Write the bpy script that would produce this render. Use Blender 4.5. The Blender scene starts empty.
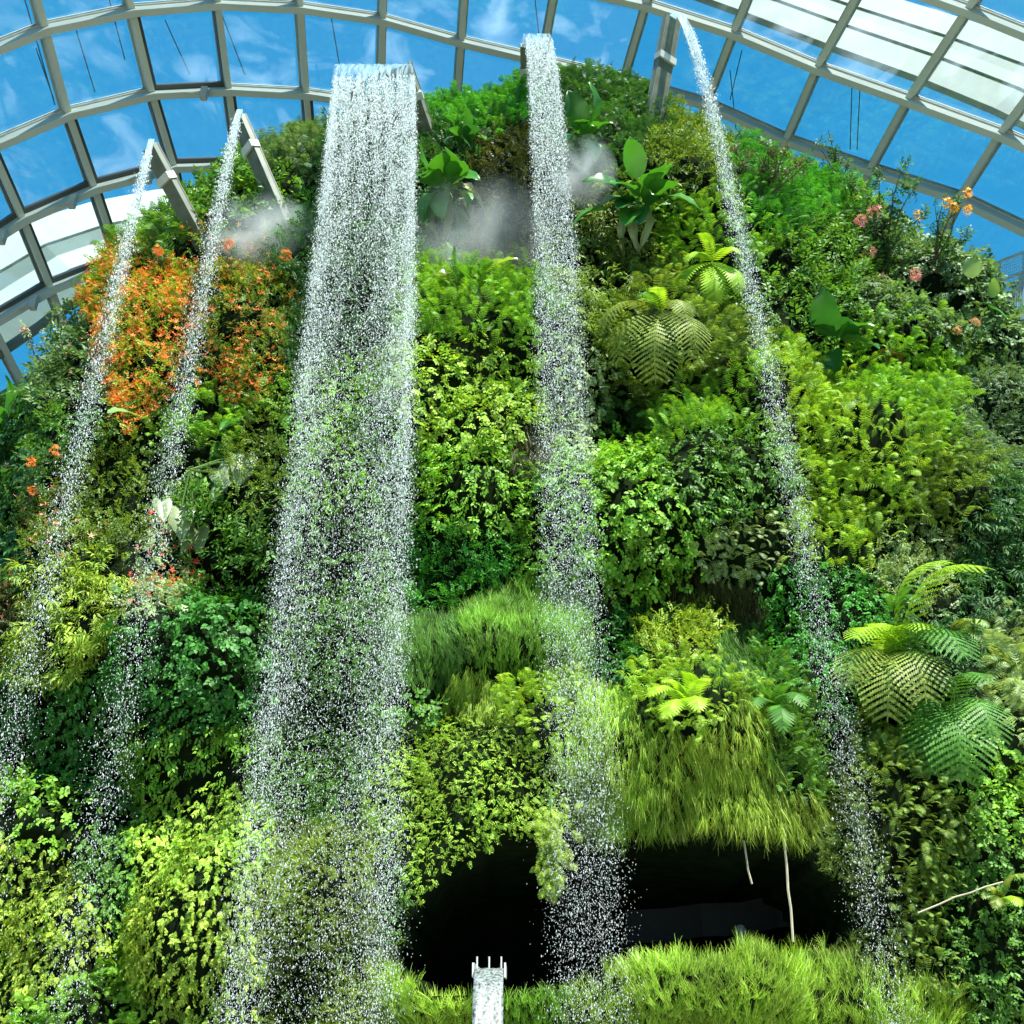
import bpy, math, random
import numpy as np
from mathutils import Vector, Matrix
from mathutils.bvhtree import BVHTree

random.seed(7)
rng = np.random.default_rng(11)
scene = bpy.context.scene
COL = scene.collection
PI = math.pi

# ------------------------------------------------------------------ camera
PITCH = math.radians(30.0)
FOC = 512 / math.tan(math.radians(25.0))
EYE = np.array([0.0, 0.0, 1.6])
FWD = np.array([0.0, math.cos(PITCH), math.sin(PITCH)])
UPV = np.array([0.0, -math.sin(PITCH), math.cos(PITCH)])
cam_d = bpy.data.cameras.new('camera')
cam = bpy.data.objects.new('camera', cam_d)
COL.objects.link(cam)
cam.location = EYE
cam.rotation_euler = (math.radians(120), 0, 0)
cam_d.sensor_width = 36
cam_d.lens = 18 / math.tan(math.radians(25.0))
cam_d.clip_end = 400
scene.camera = cam


def ray(px, py):
    d = FWD * FOC + np.array([1.0, 0, 0]) * (px - 512) + UPV * (512 - py)
    return d / np.linalg.norm(d)


def at_y(px, py, Y):
    d = ray(px, py)
    return EYE + d * (Y / d[1])


def project(P):
    Q = P - EYE
    dep = Q @ FWD
    dep = np.where(dep < 0.1, 0.1, dep)
    return 512 + FOC * Q[..., 0] / dep, 512 - FOC * (Q @ UPV) / dep, dep


# ------------------------------------------------------------------ objects
def tag(o, label=None, cat=None, group=None, kind=None):
    if label: o['label'] = label
    if cat: o['category'] = cat
    if group: o['group'] = group
    if kind: o['kind'] = kind
    return o


def mesh_np(name, V, T, mat=None, parent=None, smooth=False):
    """V (n,3), T (m,k) faces of k corners"""
    V = np.ascontiguousarray(V, dtype=np.float32)
    T = np.ascontiguousarray(T, dtype=np.int32)
    me = bpy.data.meshes.new(name)
    me.vertices.add(len(V))
    me.vertices.foreach_set('co', V.ravel())
    k = T.shape[1]
    me.loops.add(T.size)
    me.loops.foreach_set('vertex_index', T.ravel())
    me.polygons.add(len(T))
    me.polygons.foreach_set('loop_start', np.arange(0, T.size, k, dtype=np.int32))
    try:
        me.polygons.foreach_set('loop_total', np.full(len(T), k, dtype=np.int32))
    except Exception:
        pass
    if smooth:
        me.polygons.foreach_set('use_smooth', np.ones(len(T), dtype=bool))
    me.update(calc_edges=True)
    me.validate()
    if mat: me.materials.append(mat)
    o = bpy.data.objects.new(name, me)
    COL.objects.link(o)
    if parent: o.parent = parent
    return o


def empty(name, loc=(0, 0, 0)):
    o = bpy.data.objects.new(name, None)
    o.location = tuple(float(c) for c in loc)
    o.empty_display_size = 0.2
    COL.objects.link(o)
    return o


class MB:
    """collects simple solids into one mesh"""
    def __init__(self):
        self.v, self.f = [], []

    def add(self, V, F):
        b = len(self.v)
        self.v += [tuple(p) for p in V]
        self.f += [tuple(i + b for i in q) for q in F]

    def box_axes(self, c, X, Y, Z):
        """half-axis vectors"""
        c, X, Y, Z = (np.asarray(a, float) for a in (c, X, Y, Z))
        V = [c + sx * X + sy * Y + sz * Z for sx in (-1, 1) for sy in (-1, 1) for sz in (-1, 1)]
        self.add(V, [(0, 1, 3, 2), (4, 6, 7, 5), (0, 4, 5, 1), (2, 3, 7, 6), (0, 2, 6, 4), (1, 5, 7, 3)])

    def sweep(self, pts, sides, profile, close=True):
        """pts (n,3); sides: list of (S,N) axes; profile list of (a,b)"""
        n, k = len(pts), len(profile)
        V = []
        for p, (S, N) in zip(pts, sides):
            for a, b in profile:
                V.append(np.asarray(p) + a * S + b * N)
        F = []
        for i in range(n - 1):
            for j in range(k if close else k - 1):
                j2 = (j + 1) % k
                F.append((i * k + j, i * k + j2, (i + 1) * k + j2, (i + 1) * k + j))
        if close:
            F.append(tuple(range(k - 1, -1, -1)))
            F.append(tuple((n - 1) * k + j for j in range(k)))
        self.add(V, F)

    def tube(self, pts, r, k=6):
        pts = [np.asarray(p, float) for p in pts]
        fr = []
        for i in range(len(pts)):
            t = pts[min(i + 1, len(pts) - 1)] - pts[max(i - 1, 0)]
            t /= np.linalg.norm(t) + 1e-9
            a = np.array([0, 0, 1.0]) if abs(t[2]) < .9 else np.array([1.0, 0, 0])
            s = np.cross(t, a); s /= np.linalg.norm(s)
            fr.append((s, np.cross(s, t)))
        rr = r if hasattr(r, '__len__') else [r] * len(pts)
        V, F = [], []
        for p, (s, n), q in zip(pts, fr, rr):
            for j in range(k):
                a = 2 * PI * j / k
                V.append(p + q * (math.cos(a) * s + math.sin(a) * n))
        for i in range(len(pts) - 1):
            for j in range(k):
                F.append((i * k + j, i * k + (j + 1) % k, (i + 1) * k + (j + 1) % k, (i + 1) * k + j))
        F.append(tuple(range(k)))
        F.append(tuple((len(pts) - 1) * k + j for j in range(k)))
        self.add(V, F)

    def build(self, name, mat, parent=None, smooth=False):
        me = bpy.data.meshes.new(name)
        off = np.zeros(3)
        me.from_pydata([tuple(map(float, v)) for v in self.v], [], self.f)
        me.update()
        if smooth:
            for p in me.polygons: p.use_smooth = True
        me.materials.append(mat)
        o = bpy.data.objects.new(name, me)
        COL.objects.link(o)
        if parent: o.parent = parent
        return o


# ------------------------------------------------------------------ materials
def new_mat(name):
    m = bpy.data.materials.new(name)
    m.use_nodes = True
    nt = m.node_tree
    nt.nodes.clear()
    return m, nt, nt.nodes.new('ShaderNodeOutputMaterial')


_leaf_cache = {}


def leaf_mat(name, dark, light, mid=None, trans=0.3, rough=0.5, spec=0.28, var=1.0):
    key = (name, tuple(dark), tuple(light))
    if key in _leaf_cache: return _leaf_cache[key]
    m, nt, out = new_mat(name)
    L = nt.links
    g = nt.nodes.new('ShaderNodeNewGeometry')
    ramp = nt.nodes.new('ShaderNodeValToRGB')
    e = ramp.color_ramp.elements
    e[0].position = 0.0; e[0].color = (*dark, 1)
    e[1].position = 1.0; e[1].color = (*light, 1)
    if mid is not None:
        q = e.new(0.6); q.color = (*mid, 1)
    L.new(g.outputs['Random Per Island'], ramp.inputs['Fac'])
    # patchy colour over the plant
    tc = nt.nodes.new('ShaderNodeTexCoord')
    nz = nt.nodes.new('ShaderNodeTexNoise')
    nz.inputs['Scale'].default_value = 1.3
    nz.inputs['Detail'].default_value = 2
    L.new(tc.outputs['Object'], nz.inputs['Vector'])
    mr = nt.nodes.new('ShaderNodeMapRange')
    mr.inputs['From Min'].default_value = .3; mr.inputs['From Max'].default_value = .7
    mr.inputs['To Min'].default_value = 1 - .35 * var; mr.inputs['To Max'].default_value = 1 + .3 * var
    L.new(nz.outputs['Fac'], mr.inputs['Value'])
    vm = nt.nodes.new('ShaderNodeVectorMath'); vm.operation = 'SCALE'
    L.new(ramp.outputs['Color'], vm.inputs[0]); L.new(mr.outputs['Result'], vm.inputs['Scale'])
    b = nt.nodes.new('ShaderNodeBsdfPrincipled')
    b.inputs['Roughness'].default_value = rough
    b.inputs['Specular IOR Level'].default_value = spec
    L.new(vm.outputs['Vector'], b.inputs['Base Color'])
    t = nt.nodes.new('ShaderNodeBsdfTranslucent')
    tm = nt.nodes.new('ShaderNodeVectorMath'); tm.operation = 'MULTIPLY'
    tm.inputs[1].default_value = (1.25, 1.15, .45)
    L.new(vm.outputs['Vector'], tm.inputs[0])
    L.new(tm.outputs['Vector'], t.inputs['Color'])
    mix = nt.nodes.new('ShaderNodeMixShader'); mix.inputs['Fac'].default_value = trans
    L.new(b.outputs[0], mix.inputs[1]); L.new(t.outputs[0], mix.inputs[2])
    L.new(mix.outputs[0], out.inputs['Surface'])
    _leaf_cache[key] = m
    return m


def plain(name, col, rough=.5, metal=0.0, noise=0.0, nscale=4.0, spec=.5, bump=0.0):
    m, nt, out = new_mat(name)
    L = nt.links
    b = nt.nodes.new('ShaderNodeBsdfPrincipled')
    b.inputs['Base Color'].default_value = (*col, 1)
    b.inputs['Roughness'].default_value = rough
    b.inputs['Metallic'].default_value = metal
    b.inputs['Specular IOR Level'].default_value = spec
    tc = nt.nodes.new('ShaderNodeTexCoord')
    nz = nt.nodes.new('ShaderNodeTexNoise')
    nz.inputs['Scale'].default_value = nscale
    nz.inputs['Detail'].default_value = 5
    L.new(tc.outputs['Object'], nz.inputs['Vector'])
    if noise:
        mr = nt.nodes.new('ShaderNodeMapRange')
        mr.inputs['From Min'].default_value = .3; mr.inputs['From Max'].default_value = .7
        mr.inputs['To Min'].default_value = 1 - noise; mr.inputs['To Max'].default_value = 1 + noise
        L.new(nz.outputs['Fac'], mr.inputs['Value'])
        vm = nt.nodes.new('ShaderNodeVectorMath'); vm.operation = 'SCALE'
        vm.inputs[0].default_value = col
        L.new(mr.outputs['Result'], vm.inputs['Scale'])
        L.new(vm.outputs['Vector'], b.inputs['Base Color'])
    if bump:
        bp = nt.nodes.new('ShaderNodeBump'); bp.inputs['Strength'].default_value = bump
        L.new(nz.outputs['Fac'], bp.inputs['Height']); L.new(bp.outputs['Normal'], b.inputs['Normal'])
    L.new(b.outputs[0], out.inputs['Surface'])
    return m


def glass_mat(name, tint, refl=.06, refl_haze=0.0, refl_haze_col=(.7, .85, .95)):
    m, nt, out = new_mat(name)
    L = nt.links
    tr = nt.nodes.new('ShaderNodeBsdfTransparent'); tr.inputs['Color'].default_value = (*tint, 1)
    gl = nt.nodes.new('ShaderNodeBsdfGlossy'); gl.inputs['Roughness'].default_value = .03
    gl.inputs['Color'].default_value = (.9, .97, 1, 1)
    lw = nt.nodes.new('ShaderNodeLayerWeight'); lw.inputs['Blend'].default_value = .25
    ma = nt.nodes.new('ShaderNodeMath'); ma.operation = 'MULTIPLY_ADD'
    ma.inputs[1].default_value = .5; ma.inputs[2].default_value = refl
    L.new(lw.outputs['Fresnel'], ma.inputs[0])
    mx = nt.nodes.new('ShaderNodeMixShader')
    L.new(ma.outputs[0], mx.inputs['Fac']); L.new(tr.outputs[0], mx.inputs[1]); L.new(gl.outputs[0], mx.inputs[2])
    last = mx
    if refl_haze:   # pale streaks painted in place of reflections on the pane
        tc = nt.nodes.new('ShaderNodeTexCoord')
        mp = nt.nodes.new('ShaderNodeMapping'); mp.inputs['Scale'].default_value = (.5, .5, 1.6); mp.inputs['Rotation'].default_value = (.4, .5, .3)
        nz = nt.nodes.new('ShaderNodeTexNoise'); nz.inputs['Scale'].default_value = .55; nz.inputs['Detail'].default_value = 5
        nz.inputs['Distortion'].default_value = 1.2
        L.new(tc.outputs['Object'], mp.inputs['Vector']); L.new(mp.outputs[0], nz.inputs['Vector'])
        mr = nt.nodes.new('ShaderNodeMapRange')
        mr.inputs['From Min'].default_value = .5; mr.inputs['From Max'].default_value = .78
        mr.inputs['To Min'].default_value = .01; mr.inputs['To Max'].default_value = refl_haze
        L.new(nz.outputs['Fac'], mr.inputs['Value'])
        df = nt.nodes.new('ShaderNodeBsdfTranslucent'); df.inputs['Color'].default_value = (*refl_haze_col, 1)
        m2 = nt.nodes.new('ShaderNodeMixShader')
        L.new(mr.outputs[0], m2.inputs['Fac']); L.new(last.outputs[0], m2.inputs[1]); L.new(df.outputs[0], m2.inputs[2])
        last = m2
    L.new(last.outputs[0], out.inputs['Surface'])
    return m


def water_drop_mat(name, alpha=.85):
    m, nt, out = new_mat(name)
    L = nt.links
    b = nt.nodes.new('ShaderNodeBsdfPrincipled')
    b.inputs['Base Color'].default_value = (.88, .95, .96, 1)
    b.inputs['Roughness'].default_value = .22
    b.inputs['Specular IOR Level'].default_value = .8
    t = nt.nodes.new('ShaderNodeBsdfTranslucent'); t.inputs['Color'].default_value = (.85, .95, .97, 1)
    mx = nt.nodes.new('ShaderNodeMixShader'); mx.inputs['Fac'].default_value = .45
    L.new(b.outputs[0], mx.inputs[1]); L.new(t.outputs[0], mx.inputs[2])
    tr = nt.nodes.new('ShaderNodeBsdfTransparent')
    m2 = nt.nodes.new('ShaderNodeMixShader')
    m2.inputs['Fac'].default_value = alpha
    L.new(tr.outputs[0], m2.inputs[1]); L.new(mx.outputs[0], m2.inputs[2])
    L.new(m2.outputs[0], out.inputs['Surface'])
    return m


def water_sheet_mat(name, lo=.10, hi=.62):
    m, nt, out = new_mat(name)
    L = nt.links
    tc = nt.nodes.new('ShaderNodeTexCoord')
    mp = nt.nodes.new('ShaderNodeMapping'); mp.inputs['Scale'].default_value = (9, .8, .8)
    nz = nt.nodes.new('ShaderNodeTexNoise'); nz.inputs['Scale'].default_value = 1.6; nz.inputs['Detail'].default_value = 4
    L.new(tc.outputs['Object'], mp.inputs['Vector']); L.new(mp.outputs[0], nz.inputs['Vector'])
    mr = nt.nodes.new('ShaderNodeMapRange')
    mr.inputs['From Min'].default_value = .42; mr.inputs['From Max'].default_value = .72
    mr.inputs['To Min'].default_value = lo; mr.inputs['To Max'].default_value = hi
    L.new(nz.outputs['Fac'], mr.inputs['Value'])
    bp = nt.nodes.new('ShaderNodeBump'); bp.inputs['Strength'].default_value = .6; bp.inputs['Distance'].default_value = .1
    L.new(nz.outputs['Fac'], bp.inputs['Height'])
    b = nt.nodes.new('ShaderNodeBsdfPrincipled')
    b.inputs['Base Color'].default_value = (.75, .9, .95, 1); b.inputs['Roughness'].default_value = .08
    b.inputs['Specular IOR Level'].default_value = 1.0
    L.new(bp.outputs[0], b.inputs['Normal'])
    tl = nt.nodes.new('ShaderNodeBsdfTranslucent'); tl.inputs['Color'].default_value = (.75, .92, 1, 1)
    mx = nt.nodes.new('ShaderNodeMixShader'); mx.inputs['Fac'].default_value = .4
    L.new(b.outputs[0], mx.inputs[1]); L.new(tl.outputs[0], mx.inputs[2])
    tr = nt.nodes.new('ShaderNodeBsdfTransparent'); tr.inputs['Color'].default_value = (.75, .88, .93, 1)
    m2 = nt.nodes.new('ShaderNodeMixShader')
    L.new(mr.outputs[0], m2.inputs['Fac']); L.new(tr.outputs[0], m2.inputs[1]); L.new(mx.outputs[0], m2.inputs[2])
    L.new(m2.outputs[0], out.inputs['Surface'])
    return m


def mist_mat(name, dens, centre, rad):
    m, nt, out = new_mat(name)
    L = nt.links
    tc = nt.nodes.new('ShaderNodeTexCoord')
    ln = nt.nodes.new('ShaderNodeVectorMath'); ln.operation = 'LENGTH'
    L.new(tc.outputs['Object'], ln.inputs[0])
    fa = nt.nodes.new('ShaderNodeMapRange'); fa.inputs['From Min'].default_value = 1.0; fa.inputs['From Max'].default_value = .1
    L.new(ln.outputs['Value'], fa.inputs['Value'])
    nz = nt.nodes.new('ShaderNodeTexNoise'); nz.inputs['Scale'].default_value = 1.6; nz.inputs['Detail'].default_value = 3
    L.new(tc.outputs['Object'], nz.inputs['Vector'])
    n2 = nt.nodes.new('ShaderNodeMapRange'); n2.inputs['From Min'].default_value = .38; n2.inputs['From Max'].default_value = .65
    L.new(nz.outputs['Fac'], n2.inputs['Value'])
    mu = nt.nodes.new('ShaderNodeMath'); mu.operation = 'MULTIPLY'
    L.new(fa.outputs[0], mu.inputs[0]); L.new(n2.outputs[0], mu.inputs[1])
    mu2 = nt.nodes.new('ShaderNodeMath'); mu2.operation = 'MULTIPLY'; mu2.inputs[1].default_value = dens
    L.new(mu.outputs[0], mu2.inputs[0])
    v = nt.nodes.new('ShaderNodeVolumeScatter'); v.inputs['Color'].default_value = (.80, .95, 1, 1)
    v.inputs['Anisotropy'].default_value = .2
    L.new(mu2.outputs[0], v.inputs['Density'])
    L.new(v.outputs[0], out.inputs['Volume'])
    return m


# ------------------------------------------------------------------ noise
def vnoise(P, s, seed=0):
    """smooth pseudo noise in about -1..1"""
    r = np.random.default_rng(seed)
    out = np.zeros(len(P))
    for k in range(7):
        w = r.normal(size=3); w *= (s * (0.7 + .9 * r.random())) / np.linalg.norm(w)
        out += np.sin(P @ w + r.random() * 6.28)
    return out / 3.2


def worley(P, F):
    d1 = np.empty(len(P))
    for i in range(0, len(P), 6000):
        q = P[i:i + 6000]
        d = ((q ** 2).sum(1)[:, None] + (F ** 2).sum(1)[None] - 2 * q @ F.T)
        d1[i:i + 6000] = np.sqrt(np.maximum(d.min(1), 0))
    return d1


# ------------------------------------------------------------------ the planted mountain
SIL = np.array([(-300, 570), (-200, 500), (-60, 450), (0, 422), (22, 388), (50, 376), (82, 362), (104, 302), (124, 262), (165, 222), (200, 196), (240, 175), (275, 155), (320, 124),
                (420, 112), (450, 98), (500, 88), (530, 78), (560, 62), (600, 62), (640, 84), (680, 120), (720, 150), (750, 182), (800, 192), (850, 196),
                (900, 206), (940, 240), (962, 278), (985, 322), (1024, 348), (1100, 365), (1250, 450), (1400, 530)], float)
NX, NT = 380, 330
xs = np.linspace(-25, 25, NX)
ts = np.concatenate([np.linspace(0, 1, int(NT * .86)) ** 1.0 * (PI / 2 * .98), np.linspace(PI / 2 * .985, PI * .62, NT - int(NT * .86))])


def mountain(H):
    X = np.repeat(xs[:, None], NT, 1)
    T = np.repeat(ts[None], NX, 0)
    Z = H[:, None] * np.sin(T) ** .82
    Y = 18.0 + .020 * X ** 2 + .085 * Z + 5.5 * (1 - np.cos(T)) ** 1.7
    return np.stack([X, Y, Z], -1)


H = np.full(NX, 28.0)
for it in range(40):
    P = mountain(H)
    px, py, _ = project(P)
    j = py.argmin(1)
    pxs, pys = px[np.arange(NX), j], py[np.arange(NX), j]
    bins = np.clip(((px + 800) / 12).astype(int), 0, 220)
    env = np.full(221, 2000.0); np.minimum.at(env, bins.ravel(), py.ravel())
    e = env[np.clip(((pxs + 800) / 12).astype(int), 0, 220)]
    tgt = np.interp(pxs, SIL[:, 0], SIL[:, 1]) + 44
    H = np.clip(H + (np.minimum(e, pys) - tgt) * .018, 6, 45)
    Hs = np.convolve(np.pad(H, 4, mode='edge'), np.ones(9) / 9, 'valid')
    H = Hs
P = mountain(H).reshape(-1, 3)
ii, jj = np.meshgrid(np.arange(NX - 1), np.arange(NT - 1), indexing='ij')
a = (ii * NT + jj).ravel()
QUADS = np.stack([a, a + NT, a + NT + 1, a + 1], 1)


def vnormals(P):
    G = P.reshape(NX, NT, 3)
    du = np.gradient(G, axis=0); dv = np.gradient(G, axis=1)
    n = np.cross(du, dv)
    n /= np.linalg.norm(n, axis=-1, keepdims=True) + 1e-9
    return n.reshape(-1, 3)


N0 = vnormals(P)
if N0[NX // 2 * NT + 30] @ np.array([0, -1, 0]) < 0:
    N0 = -N0; QUADS = QUADS[:, ::-1]
sel = rng.choice(len(P), 420, replace=False)
F1 = P[sel] + rng.normal(0, .3, (420, 3))
sel = rng.choice(len(P), 2600, replace=False)
F2 = P[sel] + rng.normal(0, .15, (2600, 3))
w1 = worley(P, F1); w2 = worley(P, F2)
b1 = np.clip(1 - (w1 / 1.7) ** 2, -.25, 1); b2 = np.clip(1 - (w2 / .65) ** 2, -.5, 1)
disp = .75 * b1 + .26 * b2 + .25 * vnoise(P, .5, 3)
# named swellings and hollows: px, py, rx, ry, metres
BUMPS = [(470, 790, 85, 75, 1.0), (450, 850, 40, 40, .5), (195, 665, 60, 42, 1.0), (690, 745, 90, 60, 1.0), (200, 760, 55, 45, .35), (200, 940, 60, 70, .6),
         (480, 640, 60, 40, .4), (495, 675, 55, 22, .5), (660, 520, 70, 50, .9), (730, 430, 70, 45, .7), (850, 460, 75, 60, .9), (870, 520, 50, 40, .5),
         (150, 330, 50, 80, .6), (250, 330, 45, 70, .35), (70, 625, 45, 45, .7), (640, 330, 70, 45, .7), (480, 380, 80, 60, .4), (470, 500, 60, 50, .5),
         (910, 690, 50, 35, .9), (970, 820, 70, 60, .8), (40, 830, 50, 30, .7), (40, 900, 60, 60, .3), (170, 600, 30, 25, .4), (80, 430, 60, 40, .4), (790, 210, 60, 40, .5),
         (720, 250, 45, 40, .5), (650, 205, 60, 40, .4), (860, 860, 26, 70, .5), (560, 870, 22, 25, .5), (340, 900, 90, 60, .6), (540, 1010, 200, 45, 1.3), (760, 1005, 150, 36, 1.0),
         (430, 1005, 40, 30, .6), (990, 620, 40, 50, .4), (330, 560, 50, 80, .5),
         (225, 605, 45, 28, -1.6), (195, 520, 38, 42, -1.2), (235, 470, 20, 20, -.7), (645, 408, 26, 30, -1.6), (600, 340, 26, 40, -.8), (700, 600, 60, 30, -1.5), (740, 660, 36, 50, -1.3), (640, 640, 26, 40, -.6),
         (820, 395, 26, 36, -.9), (870, 590, 22, 20, -.7), (945, 650, 45, 35, -1.4), (890, 745, 40, 30, -1.5), (1000, 690, 30, 60, -.7), (960, 560, 50, 24, -.6),
         (140, 960, 26, 60, -1.6), (180, 860, 30, 30, -.4), (430, 225, 40, 50, -.8), (500, 240, 40, 60, -.6), (885, 270, 30, 50, -.7), (930, 380, 40, 24, -.7),
         (640, 270, 30, 16, -.5), (700, 330, 40, 22, -.9), (255, 395, 34, 24, -.5), (120, 380, 20, 60, -.4), (20, 520, 30, 90, -.5), (410, 580, 20, 60, -.8), (780, 620, 40, 40, -.6),
         (860, 640, 40, 40, -.4), (125, 790, 20, 40, -.6), (915, 865, 40, 50, -.6), (990, 450, 40, 40, -.3), (375, 900, 16, 80, -.3)]
px0, py0, _ = project(P)
yshift = np.zeros(len(P))
for bx, by, rx, ry, am in BUMPS:
    g = np.exp(-(((px0 - bx) / rx) ** 2 + ((py0 - by) / ry) ** 2))
    yshift -= am * g
P2 = P + N0 * disp[:, None]
P2[:, 1] += yshift
# the cave
CAVE = [(408, 975), (412, 925), (430, 890), (462, 868), (505, 856), (540, 838), (575, 846), (600, 850), (645, 842), (690, 838), (725, 842), (765, 850), (800, 862),
        (828, 885), (838, 915), (836, 952), (800, 958), (750, 950), (690, 953), (640, 962), (590, 975), (540, 975), (480, 985), (440, 985)]


def inside(px, py, poly):
    c = np.zeros(len(px), bool)
    n = len(poly)
    for i in range(n):
        x1, y1 = poly[i]; x2, y2 = poly[(i + 1) % n]
        k = ((y1 > py) != (y2 > py)) & (px < (x2 - x1) * (py - y1) / (y2 - y1 + 1e-12) + x1)
        c ^= k
    return c


px2, py2, _ = project(P2)
jag = vnoise(P2, 2.2, 9) * 7
cave_v = inside(px2 + jag, py2 + jag * .6, CAVE)
front = (np.tile(ts, NX) < 1.5)
cave_v &= front
P2[cave_v, 1] += 5.2
P2[cave_v, 2] += .35
N2 = vnormals(P2)
N2 *= np.sign((N2 * N0).sum(1))[:, None] + 1e-6
soil = plain('shade_dark_soil', (.006, .012, .004), 1.0, noise=.4, nscale=3, bump=.4, spec=.05)  # soil taken near black so leaf gaps and cave carry shade in their colour
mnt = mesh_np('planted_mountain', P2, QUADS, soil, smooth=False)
tag(mnt, kind='structure')
mnt.name = 'wall_back'
bvh = BVHTree.FromPolygons([tuple(p) for p in P2], [tuple(q) for q in QUADS])


def hit(px, py, back=0.0):
    d = ray(px, py)
    loc, nor, idx, dist = bvh.ray_cast(Vector(EYE), Vector(d))
    if loc is None:
        return at_y(px, py, 24.0), np.array([0, -.8, .6])
    p = np.array(loc)
    k = QUADS[idx][0]
    return p - d * back, N2[k]


# ------------------------------------------------------------------ leaf templates (length along +Y, face up +Z)
def T_ovate(w=.3, droop=.18):
    V = [(0, 0, 0), (-w, .38, .06), (w, .38, .06), (0, .45, -.02), (0, 1, -droop)]
    return np.array(V, float), np.array([(0, 2, 3), (0, 3, 1), (1, 3, 4), (3, 2, 4)])


def T_round():
    V = [(0, 0, 0), (-.36, .2, .04), (.36, .2, .04), (-.34, .65, .02), (.34, .65, .02), (0, .45, -.05), (0, 1, -.16)]
    return np.array(V, float), np.array([(0, 2, 5), (0, 5, 1), (2, 4, 5), (1, 5, 3), (4, 6, 5), (3, 5, 6)])


def T_heart():
    V = [(0, 0, 0), (-.3, -.14, .03), (.3, -.14, .03), (-.42, .22, .05), (.42, .22, .05), (-.2, .68, 0), (.2, .68, 0), (0, .3, -.05), (0, 1.05, -.2)]
    return np.array(V, float), np.array([(0, 2, 7), (2, 4, 7), (4, 6, 7), (6, 8, 7), (8, 5, 7), (5, 3, 7), (3, 1, 7), (1, 0, 7)])


def combine(parts):
    V, T, n = [], [], 0
    for v, t in parts:
        V.append(v); T.append(t + n); n += len(v)
    return np.concatenate(V), np.concatenate(T)


def xf(tm, M, loc):
    return tm[0] @ np.array(M).T + np.array(loc), tm[1]


def rot_frame(d, n):
    d = np.array(d, float); d /= np.linalg.norm(d)
    x = np.cross(d, n); x /= np.linalg.norm(x) + 1e-9
    z = np.cross(x, d)
    return np.stack([x, d, z], 1)


def T_sprig(leaf, n=6, ls=.5, spread=1.0, seed=0, stem=True):
    """a twig of length 1 with leaves of length ls"""
    r = random.Random(seed)
    parts = []
    for i in range(n):
        t = (i + .6) / n
        s = 1 if i % 2 else -1
        c = np.array((0.04 * s, t * .85, .1 * math.sin(t * 2) - .12 * t * t))
        d = (s * spread * (1 - .6 * t) + r.uniform(-.2, .2), .75 + r.uniform(-.2, .3), r.uniform(-.35, .25))
        parts.append(xf((leaf[0] * ls * (1 - .25 * t) * r.uniform(.8, 1.2), leaf[1]), rot_frame(d, (r.uniform(-.3, .3), r.uniform(-.2, .4), 1)), c))
    return combine(parts)


def T_frond(n=14, w=.28, curl=.5, pw=.05, shape='fern'):
    """pinnate frond, length 1"""
    V, T = [], []
    def pos(t):
        return np.array((0, math.sin(t * (1.0 + curl * .5)) / (1.0 + curl * .25), .28 * math.sin(t * 2.2) - curl * .55 * t * t))
    k = 0
    for i in range(n):
        t = (i + 1.2) / (n + 1)
        p = pos(t); q = pos(min(t + .03, 1.03))
        y = q - p; y /= np.linalg.norm(y)
        if shape == 'fern': L = w * math.sin(PI * min(1, t * .93 + .1)) ** .6
        else: L = w * (1 - .5 * t)
        for s in (-1, 1):
            d = np.array((s, 0, -.25)) + y * .45
            d /= np.linalg.norm(d)
            e = y * pw
            V += [p - e * .5, p + e * .6, p + d * L * .55 + e * .9, p + d * L * .5 - e * .7, p + d * L + y * .02]
            T += [(k, k + 1, k + 2), (k, k + 2, k + 3), (k + 3, k + 2, k + 4)] if s > 0 else [(k, k + 2, k + 1), (k, k + 3, k + 2), (k + 3, k + 4, k + 2)]
            k += 5
    # rachis
    for i in range(4):
        p, q = pos(i / 4), pos((i + 1) / 4)
        V += [p + (-.008, 0, .004), p + (.008, 0, .004), q + (.006, 0, .004), q + (-.006, 0, .004)]
        T += [(k, k + 1, k + 2), (k, k + 2, k + 3)]
        k += 4
    return np.array(V, float), np.array(T)


def T_bipinnate(n=16, w=.34, curl=.6, m=9):
    """tree-fern frond: every pinna is itself a little comb of leaflets"""
    V, T = [], []
    def pos(t):
        return np.array((0, math.sin(t * 1.25) / 1.0, .30 * math.sin(t * 2.4) - curl * .62 * t * t))
    k = 0
    for i in range(n):
        t = (i + 1.8) / (n + 2)
        p = pos(t); q = pos(t + .02); y = (q - p) / np.linalg.norm(q - p)
        L = w * math.sin(PI * min(1, t * .86 + .12)) ** .55
        for s in (-1, 1):
            d = np.array((s, 0, -.12)) + y * .42; d /= np.linalg.norm(d)
            for j in range(m):
                u = (j + .5) / m
                c = p + d * L * u + np.array((0, 0, -.16 * L * u * u))
                ll = .030 * (1 - .5 * u)
                for s2 in (-1, 1):
                    e = (y - d * .1) * s2
                    g = d * (L / m * .8)
                    V += [c - g, c + g, c + e * ll + d * .012]
                    T.append((k, k + 1, k + 2) if s2 * s > 0 else (k, k + 2, k + 1))
                    k += 3
    for i in range(6):
        p, q = pos(i / 6), pos((i + 1) / 6)
        V += [p + (-.008, 0, .004), p + (.008, 0, .004), q + (.006, 0, .004), q + (-.006, 0, .004)]
        T += [(k, k + 1, k + 2), (k, k + 2, k + 3)]
        k += 4
    return np.array(V, float), np.array(T)


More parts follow.
